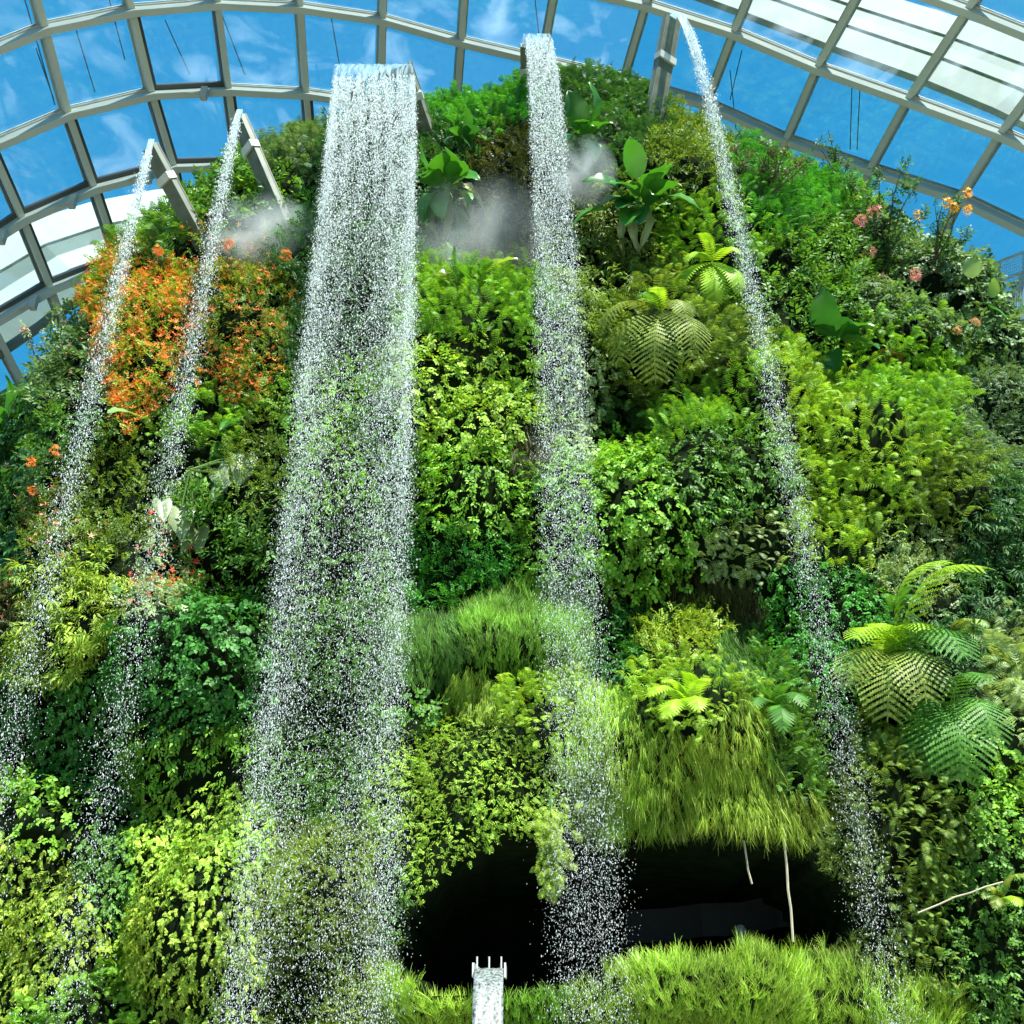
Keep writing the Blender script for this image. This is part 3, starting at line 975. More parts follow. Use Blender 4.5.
G, Wt = PADDLE, PADDLE_W
rosette('broad_leaved_plant', 'plant', 'cluster of broad upright green leaves right of the widest waterfall top, over drooping pale-edged ones', 446, 190, [
    (424, 138, .5, G, 'leaf'), (440, 150, .8, G, 'leaf'), (455, 143, .7, G, 'leaf'), (463, 165, 1.0, G, 'leaf'), (478, 175, 1.1, G, 'leaf'), (416, 165, .9, G, 'leaf'),
    (425, 180, 1.2, G, 'leaf'), (470, 200, 1.3, G, 'leaf'), (415, 210, .9, G, 'leaf'), (488, 188, .8, Wt, 'withered_leaf'), (440, 215, 1.2, G, 'leaf'),
    (450, 232, 1.0, Wt, 'withered_leaf'), (430, 240, .8, Wt, 'withered_leaf'), (462, 238, .9, G, 'leaf'), (480, 226, .8, Wt, 'withered_leaf'), (424, 226, .7, G, 'leaf')])
rosette('broad_leaved_plant', 'plant', 'tall single-stemmed cluster of broad leaves on the summit left of the middle waterfall', 462, 140, [
    (463, 106, .2, G, 'leaf'), (450, 126, .5, G, 'leaf'), (478, 128, .6, PADDLE_D, 'leaf'), (486, 142, .7, G, 'leaf'), (470, 148, .8, PADDLE_D, 'leaf'), (445, 140, .4, PADDLE_D, 'leaf')])
rosette('broad_leaved_plant', 'plant', 'broad leaves standing on the summit just right of the middle waterfall', 582, 140, [
    (568, 92, .2, PADDLE_D, 'leaf'), (595, 84, .3, G, 'leaf'), (580, 112, .7, G, 'leaf'), (612, 126, .8, G, 'leaf'), (566, 140, .8, PADDLE_D, 'leaf'), (600, 152, 1.0, G, 'leaf'), (592, 128, .9, G, 'leaf')])
rosette('broad_leaved_plant', 'plant', 'widest cluster of broad leaves with curled pale leaves, below the tall right-hand spout', 640, 208, [
    (629, 140, .4, G, 'leaf'), (612, 178, .9, G, 'leaf'), (660, 162, .7, G, 'leaf'), (672, 168, .8, G, 'leaf'), (680, 180, .6, G, 'leaf'), (600, 200, .8, PADDLE_D, 'leaf'),
    (618, 210, 1.1, PADDLE_D, 'leaf'), (655, 190, 1.1, G, 'leaf'), (668, 206, 1.0, PADDLE_D, 'leaf'), (586, 176, .6, PADDLE_D, 'leaf'), (640, 225, 1.2, PADDLE_D, 'leaf'), (655, 236, 1.1, Wt, 'withered_leaf'),
    (632, 246, 1.0, Wt, 'withered_leaf'), (610, 240, .9, Wt, 'withered_leaf'), (700, 195, .5, G, 'leaf'), (626, 228, 1.2, G, 'leaf'), (572, 220, .8, G, 'leaf')])
rosette('broad_leaved_plant', 'plant', 'five very wide dark paddle leaves right of the thin right waterfall', 836, 345, [
    (826, 288, .5, PADDLE_D, 'leaf'), (872, 320, .8, PADDLE, 'leaf'), (877, 350, .9, PADDLE_D, 'leaf'), (812, 322, .6, PADDLE_D, 'leaf'), (850, 322, 1.0, PADDLE_D, 'leaf'), (834, 380, .8, PADDLE_D, 'leaf')], back=1.4, lmax=1.5)
rosette('broad_leaved_plant', 'plant', 'small pair of leaves with yellow edges in the mist left of the middle waterfall', 475, 290, [
    (458, 247, .4, G, 'leaf'), (452, 262, .6, G, 'leaf'), (515, 256, .6, PADDLE_L, 'leaf'), (442, 292, .8, PADDLE_L, 'leaf'), (490, 258, .6, G, 'leaf'), (478, 296, .9, Wt, 'withered_leaf'), (426, 268, .5, Wt, 'withered_leaf')], back=1.5)
rosette('arrow_leaved_plant', 'plant', 'pale arrow-shaped leaves drooping over the upper left dark hollow', 190, 470, [
    (224, 488, .7, ARROW, 'leaf'), (238, 480, .8, ARROW, 'leaf'), (208, 500, .8, ARROW, 'leaf'), (181, 532, .9, ARROW, 'leaf'), (164, 518, .7, ARROW, 'leaf'), (197, 548, .7, ARROW, 'leaf'), (180, 552, .6, ARROW, 'leaf'), (244, 476, .5, ARROW, 'leaf')], lmax=.62, droop=True, back=1.2)
rosette('broad_leaved_plant', 'plant', 'dark glossy broad leaves at the left edge under the glass panes', 15, 430, [
    (-15, 395, .5, HEARTM, 'leaf'), (20, 385, .3, HEARTM, 'leaf'), (45, 410, .7, HEARTM, 'leaf'), (40, 440, .9, PADDLE_L, 'leaf'), (10, 460, .9, HEARTM, 'leaf'), (-10, 430, .9, HEARTM, 'leaf'), (35, 375, .2, HEARTM, 'leaf')])
rosette('broad_leaved_plant', 'plant', 'dark glossy broad leaves at the left edge beside the orange flowers', 5, 530, [
    (20, 500, .6, PADDLE_D, 'leaf'), (22, 535, .9, HEARTM, 'leaf'), (-8, 545, .8, HEARTM, 'leaf'), (14, 560, .8, HEARTM, 'leaf'), (2, 505, .6, PADDLE_D, 'leaf')])
rosette('broad_leaved_plant', 'plant', 'single round pale leaf under the orange blossom beside the second thin stream', 140, 418, [(108, 412, .4, ROUNDP, 'leaf')])
rosette('broad_leaved_plant', 'plant', 'large round pale green leaves next to the walkway railing', 985, 305, [
    (995, 278, .3, ROUNDP, 'leaf'), (968, 258, .2, ROUNDP, 'leaf'), (968, 320, .6, ROUNDP, 'leaf'), (1010, 312, .5, HEARTM, 'leaf')], lmax=.62)
rosette('strap_leaved_plant', 'plant', 'spiky strap-leaved plant on the skyline between the two left spouts', 238, 190, [
    (203, 178, .4, PADDLE_D, 'leaf'), (216, 168, .3, PADDLE_D, 'leaf'), (236, 156, .2, PADDLE_D, 'leaf'), (252, 168, .4, PADDLE_D, 'leaf'), (214, 196, .7, PADDLE_L, 'leaf'), (258, 190, .6, G, 'leaf'), (240, 178, .8, PADDLE_L, 'leaf')])
rosette('broad_leaved_plant', 'plant', 'two broad green leaves in the ferns just left of the widest waterfall', 240, 420, [
    (262, 402, .6, HEARTM, 'leaf'), (222, 420, .7, HEARTM, 'leaf'), (285, 238, .6, PADDLE_D, 'leaf')][:2])
rosette('strap_leaved_plant', 'plant', 'long green leaves beside the left edge of the widest waterfall top', 292, 240, [
    (266, 236, .6, G, 'leaf'), (272, 258, .6, G, 'leaf'), (300, 206, .3, PADDLE_D, 'leaf'), (312, 236, .7, PADDLE_D, 'leaf')])

# ------------------------------------------------------------------ tree ferns and single ferns with readable fronds
BIP = {k: leaf_mesh('frond', T_bipinnate(17, .32, c, 12), leaf_mat('frond_' + k, dk, lt, trans=.3)) for k, c, dk, lt in (
    ('lime', .45, (.22, .42, .02), (.42, .68, .05)), ('olive', .7, (.10, .17, .03), (.32, .42, .08)), ('emerald', .7, (.04, .14, .02), (.12, .34, .045)), ('pale', .6, (.15, .27, .06), (.38, .52, .18)))}
FRN = {k: leaf_mesh('frond', T_frond(18, .24, c, .035), leaf_mat('frond_' + k, dk, lt, trans=.3)) for k, c, dk, lt in (
    ('lime', .5, (.22, .42, .02), (.42, .68, .05)), ('olive', .7, (.10, .17, .03), (.32, .42, .08)), ('emerald', .7, (.04, .14, .02), (.12, .34, .045)), ('pale', .6, (.15, .27, .06), (.38, .52, .18)),
    ('brown', .3, (.12, .07, .03), (.22, .15, .06)))}


def fern(name, label, px, py, fronds, back=.8, cat='fern'):
    p, nrm = hit(px, py, back)
    root = empty(name, p); tag(root, label, cat)
    for (tx, ty, fw, kind, col) in fronds:
        v, L = aimed(p, tx, ty, fw)
        v2 = v + UP * L * .28
        put_leaf(root, (BIP if kind == 'b' else FRN)[col], v2, np.array([0, -.55, .85]), L * 1.12, (0, 0, 0), 'frond')
    return root


fern('tree_fern', 'large tree fern on the right with brilliant lime fronds arching up and right', 898, 660, [
    (990, 590, .9, 'b', 'lime'), (952, 572, .5, 'b', 'lime'), (925, 645, 1.0, 'b', 'lime'), (862, 655, 1.1, 'b', 'lime'), (858, 690, 1.2, 'b', 'olive'), (895, 715, 1.4, 'b', 'olive'),
    (958, 665, 1.3, 'b', 'emerald'), (925, 700, 1.4, 'b', 'olive'), (880, 640, .9, 'b', 'lime')])
fern('tree_fern', 'dark tree fern with ribbed fronds hanging below the lime one on the right', 950, 705, [
    (985, 690, .9, 'b', 'emerald'), (990, 745, 1.2, 'b', 'emerald'), (965, 775, 1.4, 'b', 'emerald'), (940, 770, 1.3, 'b', 'emerald'), (925, 740, 1.0, 'b', 'emerald')])
fern('tree_fern', 'pale-tipped tree fern against the right edge', 1010, 680, [
    (980, 650, .8, 'f', 'pale'), (1040, 650, .8, 'f', 'pale'), (985, 700, 1.1, 'f', 'pale'), (1020, 720, 1.2, 'f', 'pale'), (990, 672, 1.0, 'f', 'pale')])
fern('fern', 'small bright fern standing alone in shadow left of the pale-tipped tree fern', 950, 642, [(990, 636, .8, 'f', 'pale'), (975, 625, .6, 'f', 'olive'), (985, 650, .8, 'f', 'olive')])
fern('fern', 'dark fern with long fronds above the lime tree fern', 895, 612, [(922, 590, .5, 'f', 'emerald'), (885, 600, .6, 'f', 'emerald'), (920, 610, .8, 'f', 'emerald')])
fern('tree_fern', 'fan of ribbed olive fronds drooping right of the middle waterfall', 662, 312, [
    (658, 368, 1.3, 'b', 'olive'), (628, 355, 1.1, 'b', 'olive'), (690, 352, 1.1, 'b', 'olive'), (612, 330, .9, 'b', 'olive'), (655, 296, .8, 'f', 'lime'), (682, 318, .9, 'b', 'olive'), (640, 300, .7, 'f', 'emerald')])
fern('fern', 'ribbed fern drooping beside the thin right waterfall, lower right of the olive fan', 716, 335, [
    (698, 362, .9, 'f', 'olive'), (722, 370, .9, 'f', 'pale'), (692, 345, .8, 'f', 'olive'), (740, 360, .8, 'f', 'olive')])
fern('fern', 'fern of rounded stacked fronds left of the thin right waterfall', 712, 262, [
    (686, 300, 1.0, 'f', 'lime'), (735, 300, 1.0, 'f', 'lime'), (700, 235, .5, 'f', 'lime'), (738, 262, .8, 'f', 'lime'), (690, 270, .9, 'f', 'lime'), (716, 310, 1.1, 'f', 'lime')])
fern('fern', 'brownish red fern frond among green ferns below the paddle leaves', 895, 385, [(880, 352, .5, 'f', 'brown'), (904, 356, .4, 'f', 'brown')], back=.45)
fern('fern', 'bright fern crowning the hanging yellow grass', 690, 712, [
    (660, 690, .6, 'f', 'lime'), (685, 672, .4, 'f', 'lime'), (712, 690, .7, 'f', 'lime'), (650, 712, .9, 'f', 'lime'), (700, 728, 1.0, 'f', 'lime'), (670, 735, 1.0, 'f', 'lime')])
fern('fern', 'dark green fern in front of the shade right of the hanging yellow grass', 775, 710, [
    (748, 690, .6, 'f', 'emerald'), (795, 688, .6, 'f', 'emerald'), (805, 715, .9, 'f', 'emerald'), (752, 722, .9, 'f', 'emerald'), (785, 740, 1.0, 'f', 'emerald')])
fern('fern', 'lone bright green fern in the dark hollow right of the middle waterfall', 655, 425, [
    (650, 398, .4, 'f', 'emerald'), (640, 420, .7, 'f', 'emerald'), (672, 405, .6, 'f', 'emerald'), (662, 448, .9, 'f', 'emerald')])
fern('fern', 'yellow-green fern at the bottom right by the right edge', 950, 745, [(990, 715, .7, 'f', 'pale'), (1000, 750, .9, 'f', 'olive')])
fern('fern', 'fern arching over the lower right creeper beneath the thin twig', 1000, 905, [
    (1030, 880, .5, 'f', 'olive'), (990, 893, .5, 'f', 'olive'), (1022, 918, .6, 'f', 'lime'), (998, 915, .6, 'f', 'olive'), (985, 905, .5, 'f', 'pale')], back=.45)
fern('fern', 'light ragged fronds sticking out of the left skyline over the blue glass', 118, 285, [
    (68, 290, .3, 'f', 'emerald'), (90, 310, .6, 'f', 'emerald'), (85, 275, .3, 'f', 'emerald'), (120, 255, .2, 'f', 'lime')])
fern('fern', 'large star-shaped fern in the gap under the dark paddle leaves', 858, 400, [
    (836, 388, .5, 'f', 'pale'), (880, 392, .6, 'f', 'pale'), (850, 418, .8, 'f', 'pale'), (872, 415, .8, 'f', 'pale')])

p_, _ = hit(550, 812, .2)
p_[1] -= .25
root = empty('dangling_fern', p_); tag(root, 'small yellow-green fern tuft dangling into the cave left of the middle waterfall', 'fern')
q_ = rng.random(150)
pos = np.stack([rng.normal(0, 1, 150) * .17 * (1.15 - q_), rng.normal(0, 1, 150) * .15 * (1.15 - q_), .1 - 1.35 * q_], 1)
D = rng.normal(0, .55, (150, 3)) + np.array([0, -.35, -1.0]); F = rng.normal(0, .4, (150, 3)) + np.array([0, -1, .5])
scatter('frond', TM['fern'], pos, D, F, rng.uniform(.18, .34, 150), leaf_mat('yellow_leaf', *C_['yellow']), root)
mb = MB(); mb.tube([(0, 0, .3), (.02, 0, -.3), (-.02, 0, -.8), (0, 0, -1.25)], [.03, .025, .02, .008], 5); mb.build('stem', stalk_m, root)

# ------------------------------------------------------------------ twiggy skyline shrubs with flower heads
bark = plain('twig_bark', (.10, .075, .05), .8, noise=.3)


def twiggy(name, cat, label, px, py, tips, leafm, leafsize, heads=(), headmat=None, headname='flower_head', back=.75, head_r=.2, dens=1.0):
    p, nrm = hit(px, py, back)
    root = empty(name, p); tag(root, label, cat)
    mb = MB()
    pts_all = []
    r = random.Random(int(px * 7 + py))
    for tx, ty, fw in tips:
        v, L = aimed(p, tx, ty, fw)
        mid = v * .5 + np.array([r.uniform(-.1, .1), r.uniform(-.1, .1), r.uniform(-.05, .15)]) * L
        path = [np.zeros(3), mid * .55, mid, (mid + v) / 2 + np.array([0, 0, .04 * L]), v]
        mb.tube(path, [.03, .024, .018, .012, .006], 5)
        for k in range(int(16 * dens)):
            t = r.random() ** .6
            i = min(3, int(t * 4)); f = t * 4 - i
            pts_all.append(path[i] * (1 - f) + path[i + 1] * f)
    mb.build('stem', bark, root)
    pos = np.array(pts_all); n = len(pos)
    D = rng.normal(size=(n, 3)) + np.array([0, -.3, .5]); F = rng.normal(size=(n, 3)) * .5 + np.array([0, -.6, .8])
    s = leafsize * rng.uniform(.7, 1.3, n)
    scatter('leaves', TM['pointed'], pos, D, F, s, leafm, root)['kind'] = 'stuff'
    for hx, hy, fw in heads:
        v, L = aimed(p, hx, hy, fw)
        m = 26
        dd = rng.normal(size=(m, 3)); dd /= np.linalg.norm(dd, axis=1, keepdims=True)
        pos = dd * head_r * rng.uniform(.6, 1, (m, 1)) + v
        scatter(headname, [T_flower(5)], pos, rng.normal(size=(m, 3)), dd, head_r * .55 * rng.uniform(.7, 1.2, m), headmat, root)
    return root


m_rh = leaf_mat('rhododendron_leaf', (.03, .10, .03), (.10, .22, .07))
m_pink = leaf_mat('pink_petal', (.72, .22, .26), (.9, .5, .48), trans=.2)
m_orange = leaf_mat('golden_petal', (.9, .38, .03), (.98, .62, .08), trans=.2)
m_or2 = leaf_mat('orange_petal', (.85, .2, .04), (.95, .35, .08), trans=.2)
twiggy('rhododendron', 'shrub', 'tall dark-leaved flowering shrub with pink flower heads against the glass on the right', 885, 262, [
    (880, 170, .2), (905, 165, .2), (918, 185, .3), (860, 190, .3), (845, 175, .2), (895, 200, .6), (925, 215, .4), (870, 215, .8), (900, 240, .9), (865, 250, .9), (912, 262, .9)],
    m_rh, .34, [(861, 220, 1.0), (874, 211, .8), (869, 252, 1.2), (880, 279, 1.3), (915, 275, 1.1)], m_pink, 'pink_flower_head', head_r=.17, dens=1.5, back=1.25)
twiggy('golden_flowered_shrub', 'shrub', 'slender shrub with golden orange flower heads sticking out over the blue glass', 935, 262, [
    (960, 195, .3), (955, 210, .4), (945, 198, .3), (970, 232, .4), (962, 240, .4), (935, 205, .4), (950, 250, .5)],
    m_rh, .26, [(954, 207, .5), (968, 210, .5), (968, 193, .4), (947, 203, .5), (918, 215, .6)], m_orange, 'golden_flower_head', head_r=.13)
twiggy('wiry_shrub', 'shrub', 'thin dark wiry twigs on the skyline right of the thin right waterfall', 770, 195, [
    (735, 150, .2), (752, 148, .2), (768, 140, .2), (778, 150, .2), (790, 145, .2), (800, 165, .3), (812, 160, .2), (745, 165, .4)],
    leaf_mat('dusky_leaf', (.05, .07, .03), (.14, .16, .08)), .26)
twiggy('wiry_shrub', 'shrub', 'dark wiry twigs on the skyline between the soft ferns and the pink-flowered shrub', 838, 195, [
    (828, 130, .2), (815, 142, .2), (836, 152, .2), (850, 158, .3), (822, 165, .3), (856, 170, .3)], m_rh, .26)
twiggy('pink_tipped_twig', 'plant', 'thin stems with a pink tip rising against the glass at the left edge', 55, 380, [
    (25, 330, .2), (40, 335, .3), (60, 330, .3), (75, 325, .3), (30, 360, .4)], leaf_mat('wisp_leaf', (.12, .20, .10), (.36, .46, .30)), .28, [(25, 330, .2)], m_pink, 'pink_flower_head', head_r=.1)
twiggy('orange_budded_plant', 'plant', 'plant with pale orange buds under the large round leaves at the upper right', 965, 345, [
    (955, 318, .6), (978, 322, .6), (960, 330, .8), (990, 335, .8)], m_rh, .26, [(975, 322, .8), (958, 330, .9)], leaf_mat('peach_petal', (.8, .4, .2), (.9, .6, .4)), 'orange_flower_head', head_r=.12)
twiggy('orange_flowered_plant', 'plant', 'stems with round orange flowers at the left edge above the yellow-olive mound', 30, 500, [
    (30, 455, .5), (34, 475, .7), (35, 490, .7), (55, 450, .5)], m_rh, .28, [(31, 462, .7), (33, 490, .9), (55, 450, .6)], m_or2, 'orange_flower_head', head_r=.1)
for k, (lx, ly) in enumerate([(285, 255), (229, 244), (158, 250)]):
    twiggy('red_flowered_stem', 'flower', ['red flower head on a stem beside the widest waterfall left edge', 'reddish flower head in the mist below the second left spout',
           'orange-red flower head topping the orange blossom shrub'][k], lx + 3, ly + 25, [(lx, ly, .5), (lx + 8, ly + 8, .5)], m_rh, .22, [(lx, ly, .6)], m_or2, 'flower_head', head_r=.13)

# ------------------------------------------------------------------ hanging roots, twig and globe by the cave
root_m = plain('pale_root', (.36, .34, .24), .8, noise=.3)


def strand(name, label, cat, pts, r, depth_off, m=root_m, baseY=None):
    P3 = []
    for x, y in pts:
        P3.append(at_y(x, y, baseY))
    mb = MB(); mb.tube(P3, r, 5)
    o = mb.build(name, m); tag(o, label, cat)
    return o


pc, _ = hit(790, 820)
cy = pc[1] - .3
strand('hanging_root', 'long straight pale root hanging in front of the right end of the cave', 'root', [(783, 828), (785, 850), (787, 870), (788, 890), (791, 910), (793, 942)], .02, 0, baseY=cy)
strand('hanging_root', 'short curved pale root dangling left of the long straight one', 'root', [(737, 822), (743, 835), (746, 855), (748, 870), (752, 884)], .016, 0, baseY=cy - .1)
strand('hanging_root', 'thin forked root dangling into the cave below the hanging yellow grass', 'root', [(667, 815), (668, 830), (674, 842), (680, 828), (684, 842)], .014, 0, baseY=cy - .1)
pc2, _ = hit(960, 895)
strand('bare_twig', 'thin bare pale twig slanting across the lower right creeper', 'twig', [(918, 913), (940, 904), (955, 897), (970, 893), (985, 887), (1003, 882)], .014, 0, baseY=pc2[1] - 1.1)
# ledge inside the cave
lb = MB()
pl = at_y(740, 925, 21.5)
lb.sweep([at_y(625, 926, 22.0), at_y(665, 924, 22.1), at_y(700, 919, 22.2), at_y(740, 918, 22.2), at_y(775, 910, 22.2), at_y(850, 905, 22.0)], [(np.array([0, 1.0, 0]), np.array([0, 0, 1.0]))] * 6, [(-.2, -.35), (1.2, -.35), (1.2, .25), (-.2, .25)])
lo = lb.build('rock_ledge', plain('shade_dark_rock', (.006, .007, .007), .6, noise=.4, bump=.3)); tag(lo, 'dim grey rock ledge inside the right half of the cave', 'ledge')  # the cave's dimness is put into the near-black rock colour
gb = MB()
gc = at_y(741, 931, 21.6)
k = 10
Vg, Fg = [], []
for i in range(k + 1):
    for j in range(16):
        th, ph = PI * i / k, 2 * PI * j / 16
        Vg.append(gc + .12 * np.array([math.sin(th) * math.cos(ph), math.sin(th) * math.sin(ph), math.cos(th)]))
for i in range(k):
    for j in range(16):
        Fg.append((i * 16 + j, i * 16 + (j + 1) % 16, (i + 1) * 16 + (j + 1) % 16, (i + 1) * 16 + j))
gb.add(Vg, Fg)
gl = empty('stand_in_globe', gc); tag(gl, 'small round grey globe standing in for a pale spot on the dark ledge in the cave', 'ball')  # pale grey spot built as a solid globe; its base is added
g1 = gb.build('globe', plain('grey_globe', (.55, .58, .56), .4), gl, smooth=True); g1.matrix_parent_inverse = Matrix.Translation(-Vector(gc))
gb2 = MB(); gb2.tube([gc + (0, .0, -.1), gc + (0, 0, -.3)], .05, 8)
g2 = gb2.build('base', plain('globe_base', (.1, .1, .1), .5), gl); g2.matrix_parent_inverse = Matrix.Translation(-Vector(gc))

# ------------------------------------------------------------------ spouts
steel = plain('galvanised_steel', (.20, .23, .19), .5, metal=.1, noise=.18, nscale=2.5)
steel_in = plain('shaded_steel_underside', (.10, .12, .08), .6, noise=.3, nscale=3)  # channel steel darkened, putting the underside's shade into its colour
white_steel = plain('pale_steel', (.50, .54, .50), .45, noise=.1, nscale=3)


def chute(name, label, lip, foot, width, depth=.17, wall=.03, plate_at=.28):
    """open channel from the mountain (foot) to the lip; hollow, open at the top and at the lip"""
    lip, foot = np.asarray(lip), np.asarray(foot)
    ax = lip - foot; L = np.linalg.norm(ax); ax /= L
    S = np.cross(ax, UP); S /= np.linalg.norm(S)
    Nn = np.cross(S, ax)
    root = empty(name, foot); tag(root, label, 'water spout')
    def P_(v): return v
    mb = MB(); c = (lip + foot) / 2
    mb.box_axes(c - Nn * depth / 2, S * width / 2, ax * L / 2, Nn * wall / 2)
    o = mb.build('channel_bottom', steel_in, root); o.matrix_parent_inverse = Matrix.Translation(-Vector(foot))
    for s in (-1, 1):
        mb = MB(); mb.box_axes(c + S * s * width / 2, S * wall / 2, ax * L / 2, Nn * depth / 2 * 1.1)
        mb.box_axes(c + S * s * (width / 2 - .03) + Nn * depth / 2, S * .06, ax * L / 2, Nn * .012)
        o = mb.build('channel_side', steel, root); o.matrix_parent_inverse = Matrix.Translation(-Vector(foot))
    mb = MB(); mb.box_axes(lip - ax * L * plate_at - Nn * (depth / 2 + .05), S * width * .56, ax * .1, Nn * .035)
    for s in (-1, 1):
        mb.box_axes(lip - ax * L * plate_at - Nn * (depth / 2 - .05) + S * s * (width / 2 + .03), S * .012, ax * .1, Nn * .14)
    o = mb.build('bracket', white_steel, root); o.matrix_parent_inverse = Matrix.Translation(-Vector(foot))
    return root


lipA = at_y(150, 147, 19.8); footA, _ = hit(212, 262, -.3)
chute('steel_spout', 'leftmost steel spout sticking out above the orange blossom shrub', lipA, footA, .42)
lipB = at_y(239, 119, 19.9); footB, _ = hit(285, 226, .5)
chute('steel_spout', 'second steel spout from the left, beside the skyline strap leaves', lipB, footB, .42)
lipC = at_y(371, 72, 20.0); footC = at_y(412, 178, 22.6)
chute('steel_spout', 'wide steel spout feeding the widest waterfall', lipC + np.array([.09, .03, -.03]), footC, 2.1, .30)
lipD = at_y(534, 45, 20.2); footD = at_y(534, 130, 22.9)
chute('steel_spout', 'steel spout hidden behind the top of the middle waterfall', lipD, footD, .72)
lipE = at_y(672, 20, 20.0); footE = at_y(645, 166, 21.3)
chute('steel_spout', 'tall steel spout at the upper right feeding the thin right waterfall', lipE, footE, .5)
# bottom one
lipF = at_y(489, 974, 15.5); footF = at_y(489, 1012, 18.3)
footF = lipF + np.array([0, 3.2, .35])
rF = empty('steel_spout', footF); tag(rF, 'short pale steel spout at the bottom edge pouring towards the viewer', 'water spout')
mb = MB(); mb.box_axes((lipF + footF) / 2 + (0, 0, -.02), (.2, 0, 0), (footF - lipF) / 2, (0, 0, .02)); o = mb.build('channel_bottom', steel_in, rF); o.matrix_parent_inverse = Matrix.Translation(-Vector(footF))
for s in (-1, 1):
    mb = MB(); mb.box_axes((lipF + footF) / 2 + (s * .21, 0, .05), (.012, 0, 0), (footF - lipF) / 2, (0, 0, .09)); o = mb.build('channel_side', white_steel, rF); o.matrix_parent_inverse = Matrix.Translation(-Vector(footF))
for s in (-1, 0, 1):
    mb = MB(); mb.tube([lipF + (s * .16, .05, .0), lipF + (s * .16, .05, .22)], .012, 6); o = mb.build('pin', white_steel, rF); o.matrix_parent_inverse = Matrix.Translation(-Vector(footF))

# ------------------------------------------------------------------ waterfalls
drop_m = water_drop_mat('water_drops', .9)
spray_m = water_drop_mat('fine_spray', .5)
sheet_m = water_sheet_mat('water_sheet')
sheet_n = water_sheet_mat('narrow_water_sheet', .4, .9)
OCT_V = np.array([(1, 0, 0), (-.5, .87, 0), (-.5, -.87, 0), (0, 0, 1), (0, 0, -1)], float)
OCT_T = np.array([(0, 1, 3), (1, 2, 3), (2, 0, 3), (1, 0, 4), (2, 1, 4), (0, 2, 4)])


def trajectory(lip, px1, py1, vy, vz0=.6):
    d = ray(px1, py1); d = d / d[1]
    # z0+vz t-4.9t2 = 1.6 + dz (Y0+vy t)
    a, b, c = -4.9, vz0 - d[2] * vy, lip[2] - EYE[2] - d[2] * lip[1]
    t = (-b - math.sqrt(b * b - 4 * a * c)) / (2 * a)
    s = lip[1] + vy * t
    vx = (d[0] * s - lip[0]) / t
    return np.array([vx, vy, vz0]), t


